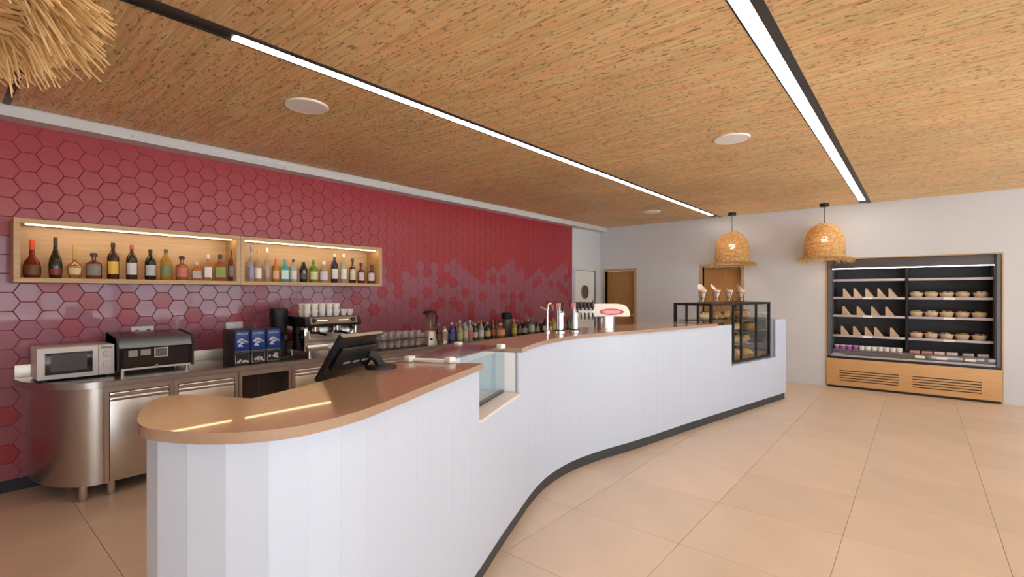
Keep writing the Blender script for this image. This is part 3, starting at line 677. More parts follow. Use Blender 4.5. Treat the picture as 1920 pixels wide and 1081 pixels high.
# blue dispensers
M_blue = mat('dispenser_blue', (.012, .045, .26), .35, noise=.05); M_figure = mat('figure_white', (.62, .68, .82), .5, noise=.05)
M_crys = mat('sachet_white', (.62, .58, .52), .6, noise=.4, nscale=60)
def text(body, size, M, parent, m, name='lettering'):
    cu = bpy.data.curves.new(name, 'FONT'); cu.body = body; cu.size = size; cu.extrude = .0005; cu.align_x = 'CENTER'
    tmp = bpy.data.objects.new('tmp', cu); COL.objects.link(tmp); bpy.context.view_layer.update()
    me = bpy.data.meshes.new_from_object(tmp.evaluated_get(bpy.context.evaluated_depsgraph_get())); bpy.data.objects.remove(tmp)
    me.transform(M); me.materials.clear(); me.materials.append(m); return link(name, me, parent)
for i in range(3):
    lb = ('left', 'middle', 'right')[i]
    t = thing('sachet_dispenser', '%s blue fronted dispenser of the three beside the coffee machine' % lb, 'dispenser', (-4.72, 1.775 + .137 * i, BZ), group='blue dispensers on the steel counter')
    MB().box(-.17, .10, -.066, .066, .0, .31, .008).build('case', M_char, t)
    f = MB().box(.1005, .106, -.062, .062, .125, .308, .010).build('blue_front', M_blue, t)
    MB().box(.1005, .104, -.064, .064, .118, .124, .001).build('rim', M_grey, t)
    text('LAVAZZA', .021, T(.1066, 0, .270) @ R(PI / 2, 'Z') @ R(PI / 2, 'X'), f, M_figure)
    fg = MB()   # pale leaping shape printed on the front
    for (y, z, a, s_) in ((-.028, .212, .6, .020), (-.005, .222, -.3, .026), (.02, .206, -.5, .024), (.036, .198, .2, .016), (-.022, .178, .9, .021), (.0, .196, .1, .022), (-.008, .168, -.4, .014)):
        fg.poly([(.1064, y + s_ * math.cos(q) * math.cos(a) - s_ * .45 * math.sin(q) * math.sin(a), z + s_ * math.cos(q) * math.sin(a) * .8 + s_ * .45 * math.sin(q)) for q in [2 * PI * k / 14 for k in range(14)]], .0003, (1, 0, 0))
    fg.build('printed_figure', M_figure, f, smooth=False)
    bn = MB(); bn.tube([(.104, -.056, .016), (.104, -.056, .108), (.104, .056, .108), (.104, .056, .016)], .004, 6, closed=True); bn.build('bin_rim', M_chrome, t)
    MB().box(.1002, .1015, -.056, .056, .016, .108).build('bin_mouth', M_black, t, smooth=False)
    cm = MB()
    for _ in range(9): cm.ball((.106, random.uniform(-.042, .042), random.uniform(.024, .03 + .045 * (i + 1) / 3)), .012, .7, 1, .9, 8, 6)
    tag(cm.build('sachets', M_crys, t), kind='stuff')
# coffee grinder and machine
gd = thing('coffee_grinder', 'tall black coffee grinder between the blue dispensers and coffee machine', 'grinder', (-4.87, 2.207, BZ))
MB().lathe([(.078, 0), (.082, .03), (.072, .10), (.070, .30), (.076, .33), (.084, .45), (.082, .475), (.065, .49), (.0, .49)], 28, sq=.25).build('body', mat('grinder_black', (.008, .008, .009), .5, noise=.1), gd)
MB().box(.05, .17, -.06, .06, .0, .03, .006).build('base_tray', M_black, gd)
MB().tube([(.09, 0, .24), (.15, 0, .22), (.15, 0, .19)], .022, 10).build('chute', M_gloss, gd)
em_ = thing('espresso_machine', 'two group steel espresso machine with black top on the back counter', 'coffee machine', (-4.75, 2.60, BZ))
MB().box(-.28, .22, -.27, .27, .075, .135, .006).build('drip_base', M_steel, em_)
MB().box(-.28, .03, -.265, .265, .135, .31, .005).build('back_body', mat('machine_steel', (.55, .50, .44), .25, 1.0, noise=.08), em_)
MB().box(-.28, .19, -.285, -.262, .075, .31, .004).build('side_panel', M_chrome, em_); MB().box(-.28, .19, .262, .285, .075, .31, .004).build('side_panel', M_chrome, em_)
cp = MB().prism([(-.28, .31), (.24, .31), (.255, .33), (.225, .405), (-.28, .41)], -.30, .30, R(PI / 2, 'X')).build('top_box', M_gloss, em_, smooth=False)
MB().poly([(.2515, -.255, .336), (.2515, .255, .336), (.2265, .255, .4), (.2265, -.255, .4)], .003, (.93, 0, .36)).build('control_panel', mat('panel_bronze', (.20, .15, .11), .3, .8, noise=.1), em_, smooth=False)
for y in (-.13, .10):
    MB().box(.236, .244, y - .055, y + .055, .362, .372).build('button_row', mat('button_lit', (.8, .75, .65), .4, emit=(1, .85, .6), estr=.6), em_, smooth=False)
for y in (-.215, .21): MB().lathe([(.024, 0), (.021, .018), (.0, .018)], 16, T(.236, y, .368) @ R(PI / 2 - .3, 'Y')).build('dial', M_black, em_)
for y in (-.12, .12):
    g = MB().lathe([(.036, 0), (.036, .05), (.0, .05)], 18, T(.10, y, .255)).build('group_head', M_chrome, em_)
    MB().lathe([(.038, -.026), (.040, 0)], 18, T(.10, y, .255)).tube([(.13, y, .242), (.19, y + .01, .236), (.25, y + .03, .226)], .012, 8).build('portafilter', M_black, g)
for y in (-.235, .235): MB().tube([(.16, y, .30), (.185, y, .25), (.19, y * .96, .17)], .005, 6).build('steam_wand', M_chrome, em_)
gt = MB()
for k in range(11): gt.box(-.0 + .018 * k, .008 + .018 * k, -.24, .24, .1365, .140)
gt.build('drip_grate', M_steel, em_, smooth=False)
MB().box(.2205, .222, -.06, .03, .09, .125).build('badge', M_plast, em_, smooth=False)
for x in (-.22, .17):
    for y in (-.22, .22): MB().lathe([(.022, 0), (.018, .075), (.0, .075)], 12, T(x, y, 0)).build('foot', M_chrome, em_)
cupm = MB().lathe([(.0, 0), (.022, 0), (.026, .01), (.034, .055), (.036, .062), (.033, .062), (.024, .012), (.0, .008)], 18)
cupm.tube([(.030, 0, .045), (.047, 0, .045), (.048, 0, .025), (.027, 0, .018)], .004, 6); cupm = cupm.mesh('cup', M_porc)
n = 0
for (x, y, lv, who) in [(.15, -.24 + .078 * i, 2, ORD[i] + ' front pile') for i in range(5)] + [(.05, -.24 + .078 * i, 2, ORD[i] + ' rear pile') for i in range(5)] + [(.14, .16, 1, 'left'), (.14, .235, 1, 'right'), (.05, .18, 1, 'rear')]:
    for l in range(lv):
        o = link('espresso_cup', cupm, None, (-4.75 + x, 2.60 + y, BZ + .4105 + .0625 * l - (.0 if x < .1 else .002)), random.uniform(-.3, .3))
        tag(o, '%s white espresso cup of the %s from the left on the coffee machine' % ('upper' if l else 'lower', who) if lv == 2 else '%s one of the single white espresso cups at the right on the coffee machine' % who, 'cup', 'stacked espresso cups' if lv == 2 else 'single espresso cups')
        n += 1

# ------------------------------------------------------------------ bottles
GL = {}
def liquor(col, tr):
    k = tuple(col) + (tr,)
    if k not in GL: GL[k] = mat('bottle_glass_%d' % len(GL), col, .06, trans=tr, noise=.05, coat=.3)
    return GL[k]
def paint(col):
    k = ('p',) + tuple(col)
    if k not in GL: GL[k] = mat('label_paper_%d' % len(GL), col, .5, noise=.12, nscale=60)
    return GL[k]
SHAPES = {  # (body profile r,z ; cap r0 ; cap z0 ; label z0,z1 ; squareness)
    'std': ([(.0, 0), (.93, 0), (1, .02), (1, .58), (.92, .65), (.42, .76), (.32, .80), (.32, .90)], .36, .88, (.14, .48), 0),
    'tall': ([(.0, 0), (.93, 0), (1, .02), (1, .50), (.88, .58), (.40, .68), (.30, .74), (.30, .90)], .34, .86, (.10, .42), 0),
    'tear': ([(.0, 0), (.80, 0), (.86, .02), (.98, .22), (1, .34), (.86, .48), (.50, .62), (.34, .70), (.27, .80), (.27, .95)], .30, .80, (.08, .24), 0),
    'flare': ([(.0, 0), (.70, 0), (.76, .02), (.94, .26), (1, .34), (.80, .42), (.42, .47), (.25, .54), (.22, .80)], .27, .56, (.12, .36), 0),
    'squat': ([(.0, 0), (.92, 0), (1, .03), (1, .52), (.9, .62), (.45, .68), (.28, .72), (.28, .88)], .46, .86, (.14, .56), 0),
    'round': ([(.0, 0), (.85, 0), (.92, .02), (1, .12), (1, .28), (.85, .42), (.50, .52), (.34, .58), (.30, .78)], .34, .74, (.08, .34), 0),
    'square': ([(.0, 0), (.92, 0), (.96, .02), (.96, .62), (.85, .68), (.38, .73), (.34, .76), (.34, .86)], .40, .82, (.14, .52), .75),
    'shaker': ([(.0, 0), (.80, 0), (.84, .02), (1, .58), (1, .62), (.72, .76), (.45, .86), (.45, .90)], .42, .86, (.16, .45), 0)}
def bottle(loc, H, Rr, shape, glass, tr, cap, lab, label, group, front=None, name='bottle'):
    prof, cr0, cz, lz, sq = SHAPES[shape]; ang = math.atan2(-loc[1], -loc[0]) * .75
    rb = random.Random(hash((round(loc[1], 3), shape)) & 255)
    o = MB().lathe([(r * Rr, z * H) for r, z in prof], 16 if not sq else 24, sq=sq).build(name, liquor(glass, tr)); o.location = loc; o.rotation_euler.z = ang
    tag(o, label, 'bottle', group)
    c = MB().lathe([(cr0 * Rr * .96, cz * H), (cr0 * Rr, cz * H + .003), (cr0 * Rr, H - .004), (cr0 * Rr * .85, H), (.0, H)], 14).build('cap', paint(cap), o)
    if lab:
        l = MB()
        def rad(z):
            for (r0, z0), (r1, z1) in zip(prof, prof[1:]):
                if z0 <= z <= z1 and z1 > z0: return r0 + (r1 - r0) * (z - z0) / (z1 - z0)
            return 1
        zz = [lz[0] + (lz[1] - lz[0]) * k / 4 for k in range(5)]
        l.lathe([(rad(z) * Rr * 1.012, z * H) for z in zz], 14, a0=-1.0, a1=1.0, sq=sq).build('paper_label', paint(lab), o)
    return o
def px_bottle(px, ytop, hw, X, Zb, *a, **k):
    d = ray(px, 500); t = X / d[0]; y = d[1] * t; H = EYE + (HY - ytop) / FPX * t - Zb; Rr = hw * t / FPX / math.hypot(1, (px - 960) / FPX)   # wide-angle stretch off axis
    return bottle((X, y, Zb), H, Rr, *a, **k)

# ------------------------------------------------------------------ wall shelf with lit niches
SHX, SZ0, SZ1, SY0, SYM, SY1 = -4.97, 1.573, 2.040, .375, 1.895, 3.49
for (y0, y1, lb) in ((SY0, SYM - .001, 'near oak wall box shelf with warm light strip over thirteen bottles'), (SYM + .001, SY1, 'far oak wall box shelf with warm light strip over the clear and coloured bottles')):
    t = thing('wall_shelf', lb, 'shelf', (XL, y0, SZ0), group='oak wall box shelves'); th = .035
    xb = XL + .002
    MB().box(xb, SHX, y0, y1, SZ0, SZ0 + th, .0015, seg=1).build('bottom_board', M_oak, t, world=True, smooth=False)
    MB().box(xb, SHX, y0, y1, SZ1 - th, SZ1, .0015, seg=1).build('top_board', M_oak, t, world=True, smooth=False)
    MB().box(xb, SHX, y0, y0 + th, SZ0 + th, SZ1 - th).build('side_board', M_oak, t, world=True, smooth=False)
    MB().box(xb, SHX, y1 - th, y1, SZ0 + th, SZ1 - th).build('side_board', M_oak, t, world=True, smooth=False)
    MB().box(xb, xb + .012, y0 + th, y1 - th, SZ0 + th, SZ1 - th).build('back_board', M_oak, t, world=True, smooth=False)
    MB().box(SHX - .070, SHX - .058, y0 + th + .03, y1 - th - .02, SZ1 - th - .008, SZ1 - th).build('light_strip', M_ledw, t, world=True, smooth=False)
BZS = SZ0 + .0355
G1 = 'liquor bottles in the near wall shelf'; G2 = 'liquor bottles in the far wall shelf'
SB = [
 (60, 449, 18, 'round', (.16, .018, .008), .15, (.62, .07, .03), (.12, .05, .02), 'wide dark red liqueur bottle with orange red cap'),
 (104, 445, 14, 'tear', (.018, .022, .008), .0, (.03, .02, .02), (.22, .02, .035), 'tall black green cognac bottle with dark red label'),
 (140, 459, 15, 'flare', (.45, .20, .06), .35, (.55, .36, .10), (.70, .56, .30), 'gold necked flared bottle with cream label'),
 (176, 474, 16, 'squat', (.20, .05, .02), .3, (.05, .04, .035), (.22, .20, .20), 'squat brown decanter bottle with round grey label'),
 (212, 455, 12, 'std', (.05, .015, .006), .1, (.03, .02, .015), (.70, .45, .06), 'dark brown bottle with big yellow label'),
 (247, 459, 11, 'std', (.035, .03, .012), .0, (.42, .08, .05), (.60, .60, .66), 'dark bottle with red cap and white label'),
 (282, 467, 11, 'std', (.012, .010, .012), .0, (.035, .02, .03), (.45, .45, .48), 'black bottle with dark purple cap and grey white label'),
 (311, 467, 11, 'std', (.60, .32, .06), .5, (.05, .09, .05), (.16, .22, .10), 'pale amber whisky bottle with green label'),
 (341, 480, 12, 'squat', (.50, .18, .05), .45, (.04, .03, .03), (.55, .16, .14), 'squat amber bottle with dark stopper and pink red label'),
 (369, 491, 9.5, 'square', (.60, .24, .06), .5, (.70, .50, .32), (.40, .38, .38), 'small square amber bottle with grey label'),
 (390, 477, 8, 'square', (.58, .24, .05), .5, (.75, .68, .60), (.72, .68, .68), 'square amber bottle with white cap and white label'),
 (413, 477, 10.5, 'square', (.42, .09, .03), .4, (.04, .06, .04), (.22, .30, .06), 'square red amber bottle with dark cap and green label'),
 (436, 468, 8.5, 'std', (.14, .03, .015), .2, (.06, .06, .055), (.28, .29, .30), 'dark red brown bottle with grey label at the end of the near shelf')]
SB2 = [
 (471, 461, 6.5, 'tall', (.70, .66, .62), .7, (.16, .17, .38), (.30, .30, .55), 'clear bottle with blue cap and blue label'),
 (484, 468, 8, 'tall', (.78, .62, .45), .7, (.55, .38, .15), (.80, .74, .64), 'clear bottle with gold neck and pale label'),
 (501, 464, 7.5, 'tall', (.76, .64, .52), .75, (.72, .66, .60), None, 'plain clear bottle with white cap'),
 (517, 484, 7.5, 'std', (.62, .30, .03), .4, (.75, .12, .04), (.75, .40, .30), 'orange amber bottle with bright red cap'),
 (534, 486, 8.5, 'square', (.03, .42, .42), .3, (.08, .35, .35), (.55, .72, .70), 'teal square gin bottle'),
 (550, 486, 8, 'std', (.66, .74, .78), .6, (.04, .04, .045), (.62, .66, .70), 'clear pale blue bottle with dark cap'),
 (569, 491, 9, 'shaker', (.012, .014, .016), .0, (.02, .02, .02), (.06, .065, .07), 'black shouldered bottle'),
 (588, 487, 9.5, 'std', (.16, .34, .03), .35, (.14, .36, .05), (.55, .62, .30), 'bright green bottle'),
 (607, 490, 9.5, 'squat', (.72, .55, .40), .6, (.78, .74, .70), (.62, .60, .74), 'clear bottle with white cap and lavender label'),
 (627, 475, 7.5, 'std', (.015, .02, .04), .0, (.75, .66, .55), (.62, .66, .68), 'navy bottle with white diamond label'),
 (644, 476, 7.5, 'std', (.72, .62, .48), .6, (.74, .72, .70), (.75, .75, .76), 'clear bottle with large white label'),
 (661, 484, 7.0, 'squat', (.06, .035, .015), .1, (.06, .05, .02), (.66, .58, .48), 'short dark brown bottle with narrow cream label'),
 (677, 493, 7.5, 'squat', (.10, .015, .02), .1, (.04, .02, .025), (.55, .50, .52), 'dark wine red bottle with white mark'),
 (696, 496, 8, 'squat', (.17, .03, .03), .2, (.06, .04, .03), (.62, .58, .55), 'dark red bottle with silver label at the far end of the shelf')]
for r in SB: px_bottle(*r[:3], -5.09, BZS, *r[3:8], r[8], G1)
for r in SB2: px_bottle(r[0], r[1], r[2] * .9, -5.09, BZS, *r[3:8], r[8] + ('' if 'shelf' in r[8] else ' on the far wall shelf'), G2)

# ------------------------------------------------------------------ bottles along the back counter
G3 = 'bottles on the steel counter by the tiled wall'
LB = [  # px, top y, half width, row X
 (822, 606, 4.5, -4.66, 'std', (.10, .03, .03), .1, (.50, .20, .18), (.2, .1, .1), 'small dark red bottle right of the blender'),
 (847, 604, 7, -4.66, 'std', (.012, .02, .22), .2, (.50, .52, .60), (.08, .12, .40), 'deep blue bottle with silver cap'),
 (862, 600, 6, -4.66, 'tall', (.62, .62, .40), .5, (.60, .58, .50), (.50, .52, .25), 'clear bottle with pale yellow green label'),
 (872, 598, 6, -4.66, 'std', (.66, .66, .64), .6, (.05, .05, .05), (.55, .55, .30), 'clear bottle with black cap'),
 (881, 600, 6, -4.66, 'std', (.70, .68, .66), .6, (.55, .50, .60), (.55, .16, .14), 'clear bottle with red and white label'),
 (891, 606, 5.5, -4.66, 'std', (.03, .05, .02), .1, (.60, .50, .40), (.55, .55, .50), 'dark green bottle with pale cap'),
 (902, 600, 5.5, -4.66, 'std', (.72, .68, .68), .6, (.42, .25, .16), (.72, .68, .68), 'frosty white bottle'),
 (914, 604, 6.5, -4.66, 'std', (.03, .02, .012), .0, (.60, .52, .35), (.62, .45, .16), 'dark bottle with cream yellow label'),
 (924, 600, 5, -4.66, 'std', (.09, .03, .02), .1, (.4, .1, .05), (.35, .10, .06), 'slim reddish brown bottle'),
 (938, 606, 9, -4.66, 'squat', (.60, .22, .06), .4, (.62, .42, .30), (.62, .36, .22), 'fat orange amber bottle'),
 (964, 598, 6, -4.66, 'std', (.45, .36, .05), .4, (.62, .42, .22), (.50, .40, .08), 'yellow bottle beside the dark lidded jar'),
 (974, 603, 5, -4.66, 'std', (.03, .02, .012), .0, (.3, .15, .1), (.2, .12, .06), 'slim dark brown bottle past the yellow one'),
 (983, 601, 6, -4.66, 'std', (.012, .012, .014), .0, (.04, .03, .03), (.28, .28, .28), 'black bottle with grey label'),
 (996, 595, 7, -4.66, 'squat', (.24, .22, .17), .3, (.20, .19, .17), (.42, .45, .34), 'stout grey green bottle'),
 (1007, 601, 5, -4.66, 'std', (.03, .02, .02), .0, (.08, .06, .05), (.3, .25, .2), 'narrow dark bottle left of the chrome swan neck tap'),
 (1022, 597, 6.5, -4.66, 'std', (.012, .012, .012), .0, (.03, .03, .03), (.62, .60, .58), 'black bottle with round white labels'),
 (1031, 601, 5, -4.66, 'std', (.36, .20, .06), .3, (.5, .4, .2), (.66, .55, .35), 'amber bottle with cream label'),
 (1038, 598, 5, -4.66, 'std', (.55, .42, .10), .4, (.6, .5, .2), (.62, .50, .14), 'yellow bottle left of the chrome beer columns'),
 (1058, 588, 4.5, -4.66, 'tall', (.20, .03, .05), .1, (.40, .06, .10), (.35, .06, .09), 'red bottle between the chrome beer columns'),
 (1066, 592, 5, -4.66, 'std', (.02, .12, .04), .2, (.05, .14, .06), (.06, .24, .09), 'green bottle between the chrome beer columns')]
for r in LB: px_bottle(*r[:4], BZ + .0005, *r[4:9], r[9] + ' on the steel counter' if 'blender' not in r[9] else r[9], G3)
for i, (px, yt) in enumerate(((855, 604), (868, 606), (886, 603), (897, 600), (908, 598), (919, 601), (930, 600), (956, 600), (970, 598), (979, 600), (990, 597), (1002, 600), (1014, 601), (1027, 602))):
    c = random.choice([(.03, .02, .012), (.02, .03, .015), (.012, .012, .014), (.12, .04, .02), (.10, .06, .02)])
    px_bottle(px, yt + 1, 5.2, -4.90, BZ + .0005, 'std', c, .1, random.choice([(.4, .1, .06), (.5, .42, .2), (.05, .05, .05), (.5, .48, .45)]), random.choice([None, (.5, .45, .38), (.3, .2, .1)]), 'dark bottle in the rear row on the steel counter, %s from the blender' % (ORD[i] if i < 13 else 'last'), 'rear row bottles on the steel counter')
# lidded jar, shaker, blender, glasses
def px_at(px, X): d = ray(px, 500); t = X / d[0]; return d[1] * t, t / FPX
y, k = px_at(950, -4.82); t = thing('lidded_jar', 'large grey jar with a wide dark lid among the bottles', 'jar', (-4.82, y, BZ))
MB().lathe([(.0, 0), (.065, 0), (.075, .02), (.075, .22), (.06, .25), (.0, .25)], 22).build('body', mat('jar_grey', (.14, .13, .12), .3, trans=.2, noise=.1), t)
MB().lathe([(.085, .25), (.088, .26), (.088, .32), (.07, .34), (.0, .34)], 22).build('lid', mat('jar_lid', (.012, .018, .016), .4, noise=.1), t)
y, k = px_at(833, -4.62); t = thing('cocktail_shaker', 'small steel cocktail shaker left of the blue bottle', 'shaker', (-4.62, y, BZ))
MB().lathe([(.0, 0), (.030, 0), (.034, .01), (.042, .15), (.044, .155), (.0, .155)], 20).build('cup', M_chrome, t); MB().lathe([(.043, .155), (.030, .19), (.018, .20), (.018, .215), (.0, .215)], 18).build('lid', M_steel, t)
y, k = px_at(806, -4.66); t = thing('blender', 'bar blender with clear jug and white base beside the glasses', 'blender', (-4.66, y, BZ))
MB().lathe([(.085, 0), (.085, .02), (.07, .09), (.055, .16), (.05, .17), (.0, .17)], 22, sq=.3).build('motor_base', mat('blender_silver', (.60, .57, .55), .3, .5, noise=.05), t)
MB().lathe([(.045, .17), (.055, .19), (.078, .38), (.080, .385)], 22, cap=False).build('jug', glassy('jug_glass', (.80, .80, .80), .2), t)
MB().lathe([(.084, .38), (.084, .41), (.05, .42), (.0, .42)], 22).build('lid', M_black, t)
MB().tube([(0, .075, .36), (0, .115, .35), (0, .11, .25), (0, .065, .22)], .009, 8).build('handle', M_black, t)
MB().lathe([(.018, 0), (.015, .012), (.0, .012)], 14, T(.062, -.03, .07) @ R(PI / 2, 'Y')).build('knob', M_black, t)
gm = MB().lathe([(.0, .0), (.036, 0), (.038, .004), (.034, .055), (.032, .085), (.0, .085), ], 16)
gm = gm.mesh('tumbler', mat('tumbler_glass', (.86, .84, .82), .05, trans=.75, noise=.05))
tr = thing('glass_tray', 'dark bar mat tray carrying two tiers of tumblers', 'tray', (-4.70, 3.56, BZ)); MB().box(-.13, .13, -.34, .30, 0, .012, .004).build('mat', M_char, tr)
MB().box(-.13, .13, -.34, .30, .1005, .106, .002).build('upper_mat', M_char, tr)
for sx in (-.125, .119):
    for sy in (-.335, .294): MB().box(sx, sx + .006, sy, sy + .006, .012, .1005).build('upright', M_chrome, tr, smooth=False)
for tier in range(2):
    for row in range(2):
        for i in range(6):
            o = link('tumbler', gm, None, (-4.70 + (.06 if row == 0 else -.05), 3.27 + .10 * i + .02 * row, BZ + (.0125 if tier == 0 else .1065)))
            tag(o, '%s clear tumbler from the left, %s row, %s tier of the tray' % (ORD[i], 'front' if row == 0 else 'rear', 'lower' if tier == 0 else 'upper'), 'glass', 'tumblers on the %s tray tier' % ('lower' if tier == 0 else 'upper'))

# ------------------------------------------------------------------ open fridge in the back wall
FY = 9.22
M_char_ = M_char; M_char = mat('fridge_dark', (.085, .078, .082), .5, noise=.1)
rf = thing('display_fridge', 'black open multideck display fridge with oak base in the back wall', 'fridge', (-.14, FY, 0))
x0, x1 = -1.125, .845
MB().box(x0, x1, 9.86, 9.90, .05, 2.02).build('back_panel', M_char, rf, world=True, smooth=False)
for a, b_ in ((x0, x0 + .06), (x1 - .06, x1)): MB().box(a, b_, FY + .02, 9.86, .47, 2.02, .003).build('side_panel', M_char, rf, world=True)
for a in (x0 + .002, x1 - .042): MB().box(a, a + .04, FY - .002, FY + .02, .47, 2.02).build('front_edge', mat('edge_grey', (.13, .125, .13), .35, noise=.1), rf, world=True, smooth=False)
MB().box(x0 + .06, x1 - .06, FY + .03, 9.86, 1.88, 2.02, .004).build('canopy', M_char, rf, world=True)
MB().box(x0 + .062, x1 - .062, FY + .028, FY + .05, 1.868, 1.880).build('canopy_light', M_ledf, rf, world=True, smooth=False)
MB().box(-.155, -.125, FY + .2, 9.86, .62, 1.88).build('centre_post', M_black, rf, world=True, smooth=False)
SHF = [(1.705, .2), (1.425, .2), (1.142, .2), (.825, .2)]
ML = mat('shelf_edge', (.46, .42, .44), .45, noise=.06); MT_ = mat('price_tag', (.80, .76, .74), .5, noise=.05)
for r, (z, _) in enumerate(SHF):
    for a, b_ in ((x0 + .065, -.16), (-.12, x1 - .065)):
        s_ = MB().box(a, b_, 9.33, 9.86, z - .012, z, .002).build('shelf', M_char, rf, world=True)
        e_ = MB().box(a, b_, 9.316, 9.33, z - .030, z + .006, .002).build('shelf_edge', ML, rf, world=True)
        if r > 0: MB().box((a + b_) / 2 - .06, (a + b_) / 2 + .06, 9.312, 9.316, z - .030, z + .004).build('price_tag', MT_, s_, world=True, smooth=False)
MB().box(x0 + .062, x1 - .062, 9.28, 9.86, .48, .60, .004).build('deck', mat('deck_grey', (.24, .23, .22), .4, noise=.05), rf, world=True)
MB().box(x0 + .05, x1 - .05, FY + .012, FY + .03, .50, .60, .003).build('front_glass', glassy('deck_glass', (.75, .75, .76), .12), rf, world=True)
MB().box(x0 + .045, x1 - .045, FY + .004, FY + .012, .492, .520, .002).build('deck_rail', ML, rf, world=True)
for px in (1725, 1766, 1819):
    X_, _z = ony(px, 665, FY); MB().box(X_ - .055, X_ + .055, FY + .006, FY + .012, .545, .580).build('price_tag', MT_, rf, world=True, smooth=False)
MB().box(x0, x1, FY - .004, 9.3, .46, .492, .003).build('lower_rail', M_black, rf, world=True)
base = MB().box(x0 - .012, x1 + .012, FY - .016, FY + .004, .035, .458, .002).build('oak_base', M_oakf, rf, world=True)
for a, b_ in ((-.962, -.231), (-.072, .658)):
    for i in range(5):
        z = .115 + .038 * i
        MB().box(a, b_, FY - .0175, FY - .0162, z, z + .013).build('vent_slot', mat('slot_dark', (.05, .03, .02), .7), base, world=True, smooth=False)
MB().box(x0, x1, FY + .01, FY + .03, 0, .46).build('kick_board', M_black, rf, world=True, smooth=False)
f = MB().box(FX0 + .001, FX0 + .018, YB - .012, YB + .1, 0, FZ1 - .001).box(FX1 - .018, FX1 - .001, YB - .012, YB + .1, 0, FZ1 - .001).box(FX0 + .018, FX1 - .018, YB - .012, YB + .1, FZ1 - .017, FZ1 - .001)
struct(f.build('trim_3', M_oak, smooth=False))
M_char = M_char_
# food in the fridge
SWM = [mat('sandwich_%d' % i, c, .6, noise=.25, nscale=40) for i, c in enumerate([(.80, .62, .46), (.74, .54, .34), (.74, .52, .36)])]
wrap_m = mat('wrapper', (.10, .085, .08), .4, noise=.1)
def wedge(m):
    b = MB(); b.prism([(-.0, 0), (.10, 0), (.0, .135)], -.03, .03, R(PI / 2, 'X')); return b.mesh('sandwich', m, False)
wms = [wedge(m) for m in SWM]
fil = MB().prism([(.003, .002), (.101, .002), (.003, .1365)], -.006, .006, R(PI / 2, 'X')).mesh('filling', mat('filling', (.50, .30, .14), .6, noise=.5, nscale=70), False)
bkm = MB().prism([(-.004, -.0), (-.002, 0), (-.002, .14), (-.004, .14)], -.034, .034, R(PI / 2, 'X')).mesh('wrapper', wrap_m, False)
WPX = [(1588, 1608, 1630, 1653, 1674), (1587, 1614, 1641, 1668), (1584, 1607, 1629, 1647, 1677)]; ROWN = ('upper', 'middle', 'lower')
for r in range(3):
    for i, px in enumerate(WPX[r]):
        X_, _ = ony(px, 600, 9.40)
        o = link('sandwich', wms[r], None, (X_ - .04, 9.41, SHF[r + 1][0] + .0015), -.35)
        tag(o, '%s sandwich wedge from the left on the %s shelf of the fridge' % (ORD[i], ROWN[r]), 'sandwich', 'sandwich wedges in the fridge')
        link('filling', fil, o); link('wrapper', bkm, o)
bowlm = MB().lathe([(.0, 0), (.066, 0), (.072, .006), (.086, .045), (.092, .066), (.092, .072), (.086, .072), (.074, .05), (.0, .05)], 22).mesh('salad_bowl', mat('bowl_kraft', (.72, .52, .34), .6, noise=.1, nscale=20))
lidm = MB().lathe([(.091, .0725), (.088, .086), (.070, .104), (.0, .112)], 22).mesh('clear_lid', glassy('lid_clear', (.92, .9, .88), .10))
def food(cols, seed):
    rr = random.Random(seed); b = MB()
    for k in range(14):
        a, d_ = rr.uniform(0, 6.28), .06 * rr.random() ** .5; b.ball((d_ * math.cos(a), d_ * math.sin(a),   .068 + rr.random() * .016), .018, 1, 1, .7, 8, 6)
    return b.mesh('food', mat('food_%d' % seed, cols, .5, noise=.6, nscale=25))
foods = [food(c, i) for i, c in enumerate([(.70, .55, .40), (.62, .55, .10), (.66, .42, .24), (.60, .52, .22), (.72, .58, .40), (.55, .40, .22), (.50, .28, .10), (.62, .40, .14)])]
BPX = [(1713, 1743, 1775, 1804, 1839), (1708, 1736, 1766, 1799, 1836), (1713, 1740, 1769, 1801, 1836)]
for r in range(3):
    for i, px in enumerate(BPX[r]):
        X_, _ = ony(px, 600, 9.45); X_ = max(X_, -.03 if i == 0 else prev_x + .168); prev_x = X_
        o = link('salad_bowl', bowlm, None, (X_, 9.45, SHF[r + 1][0] + .0008)); o.scale = (.90, .90, 1.02)
        tag(o, '%s round food bowl from the left on the %s shelf of the fridge' % (ORD[i], ROWN[r]), 'bowl', 'food bowls in the fridge')
        link('food', foods[(i + r * 3) % 8], o); link('clear_lid', lidm, o)
potm = MB().lathe([(.0, 0), (.030, 0), (.034, .004), (.040, .062), (.0, .062)], 16)
PC = [((.42, .12, .40), 'purple'), ((.80, .74, .72), 'white'), ((.62, .26, .24), 'pink')]
def pot(c): return MB().lathe([(.0, 0), (.030, 0), (.034, .004), (.040, .055), (.0, .055)], 16).mesh('dessert_pot', mat('pot_%.2f' % c[0], c, .4, noise=.25, nscale=30))
potms = [pot(c) for c, _ in PC]; potm.bm.free()
plid = MB().lathe([(.041, .055), (.042, .062), (.036, .066), (.0, .066)], 16).mesh('pot_lid', mat('pot_lid', (.82, .78, .80), .25, noise=.1))
for i in range(11):
    ci = 0 if i < 4 else 1
    X_, _ = ony(1569 + 11.7 * i, 650, 9.36); o = link('dessert_pot', potms[ci], None, (X_, 9.36, .6005))
    tag(o, '%s %s dessert pot in the row on the fridge deck' % (ORD[i if i < 4 else i - 4], PC[ci][1]), 'dessert pot', 'dessert pots on the fridge deck'); link('pot_lid', plid, o)
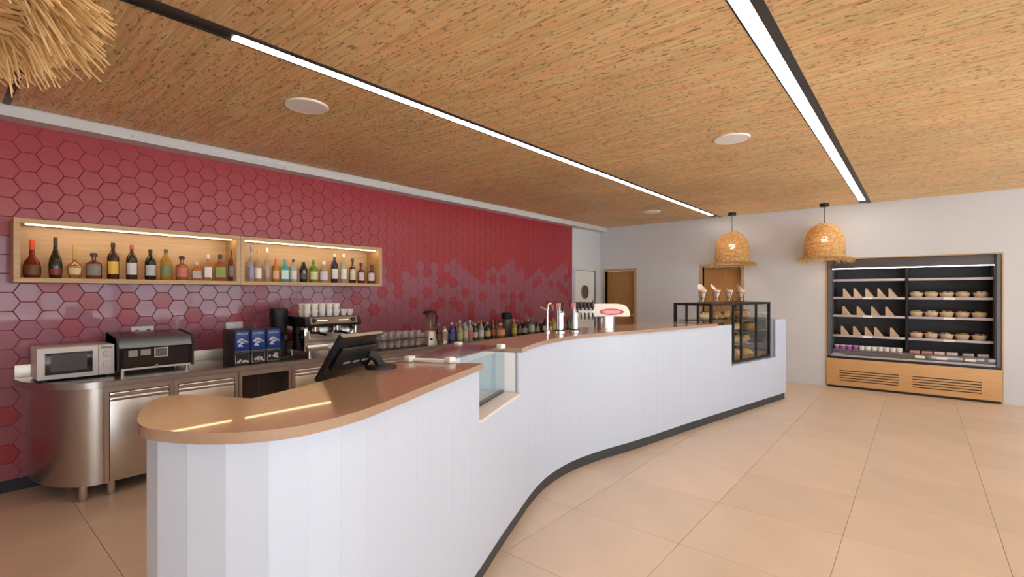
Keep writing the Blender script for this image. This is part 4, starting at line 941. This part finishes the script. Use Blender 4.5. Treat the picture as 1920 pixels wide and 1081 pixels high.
traym = [MB().box(-.060, .060, -.06, .06, 0, .045, .012).mesh('food_tray', mat('tray_%d' % i, c, .5, noise=.4, nscale=30)) for i, c in enumerate([(.50, .22, .19), (.62, .52, .46), (.42, .36, .32)])]
tlid = MB().box(-.063, .063, -.064, .064, .0455, .055, .004).mesh('tray_lid', glassy('tray_clear', (.9, .88, .87), .12))
for i, px in enumerate((1715, 1738, 1761, 1785, 1815, 1843)):
    X_, _ = ony(px, 650, 9.36); o = link('food_tray', traym[i // 2], None, (X_, 9.37, .6005))
    tag(o, '%s packed food tray from the left on the right half of the fridge deck' % ORD[i], 'food tray', 'food trays on the fridge deck'); link('tray_lid', tlid, o)

# ------------------------------------------------------------------ straw pendant lamps
def shade_r(t):     # t 0 top .. 1 bottom
    return .275 * (1 - (1 - min(1, t / .62)) ** 2.3) ** .5 * (.90 + .10 * t) if t < .62 else .275 * (.962 + .038 * (t - .62) / .38) * 1.0
def pendant(loc, label, H=.56, drop=.32, strands=420, seed=1, coils=27, thick=1.0, long=1.0):
    """loc is the ceiling point"""
    t = thing('pendant_lamp', label, 'pendant lamp', loc, group='straw pendant lamps'); rr = random.Random(seed)
    MB().lathe([(.065, 0), (.065, -.045), (.055, -.05), (.0, -.05)], 24).build('ceiling_canopy', M_black, t)
    MB().tube([(0, 0, -.05), (0, 0, -drop)], .005, 8).build('cord', M_black, t)
    s_ = MB(); n = 44; pts = []
    for k in range(coils * n + 1):
        q = k / (coils * n); a = 2 * PI * k / n; r = max(.012, shade_r(q)) + rr.uniform(-.002, .002)
        pts.append((r * math.cos(a), r * math.sin(a), -drop - H * q + rr.uniform(-.001, .001)))
    s_.tube(pts, .0106, 5); sh = s_.build('shade', M_straw, t)
    f = MB()
    for k in range(strands):
        a = rr.uniform(0, 2 * PI); da = rr.uniform(-.18, .18); rad = .262 + rr.uniform(0, .02); out = rr.uniform(.05, .135) * long; fall = rr.uniform(.02, .12) * (1.2 - out / .135 * .6); z = -drop - H + rr.uniform(-.0, .03)
        P = []
        for j in range(4):
            u = j / 3; r = rad + out * (u ** .8); aa = a + da * u
            P.append((r * math.cos(aa), r * math.sin(aa), z + .012 * math.sin(u * 2) - fall * u * u))
        f.tube(P, rr.uniform(.0022, .0042) * thick, 4, r1=.0012 * thick)
    tag(f.build('straw_fringe', M_straw, t), kind='stuff')
    b = MB().ball((0, 0, -drop - .25), .045, 1, 1, 1.15, 16, 10).build('bulb', M_bulb, t)
    MB().lathe([(.018, -drop - .19), (.02, -drop - .10), (.0, -drop - .10)], 12).build('socket', M_black, t)
pendant((-2.46, 8.82, ZC), 'left of the two far straw pendant lamps, hanging before a wooden door', seed=3)
pendant((-1.115, 8.82, ZC), 'right of the two far straw pendant lamps, hanging beside the fridge', seed=5, drop=.30)
pendant((-1.155, -.205, ZC), 'near straw pendant lamp whose fringe enters the top left corner', seed=9, strands=1300, drop=.35, thick=1.1, long=1.1)
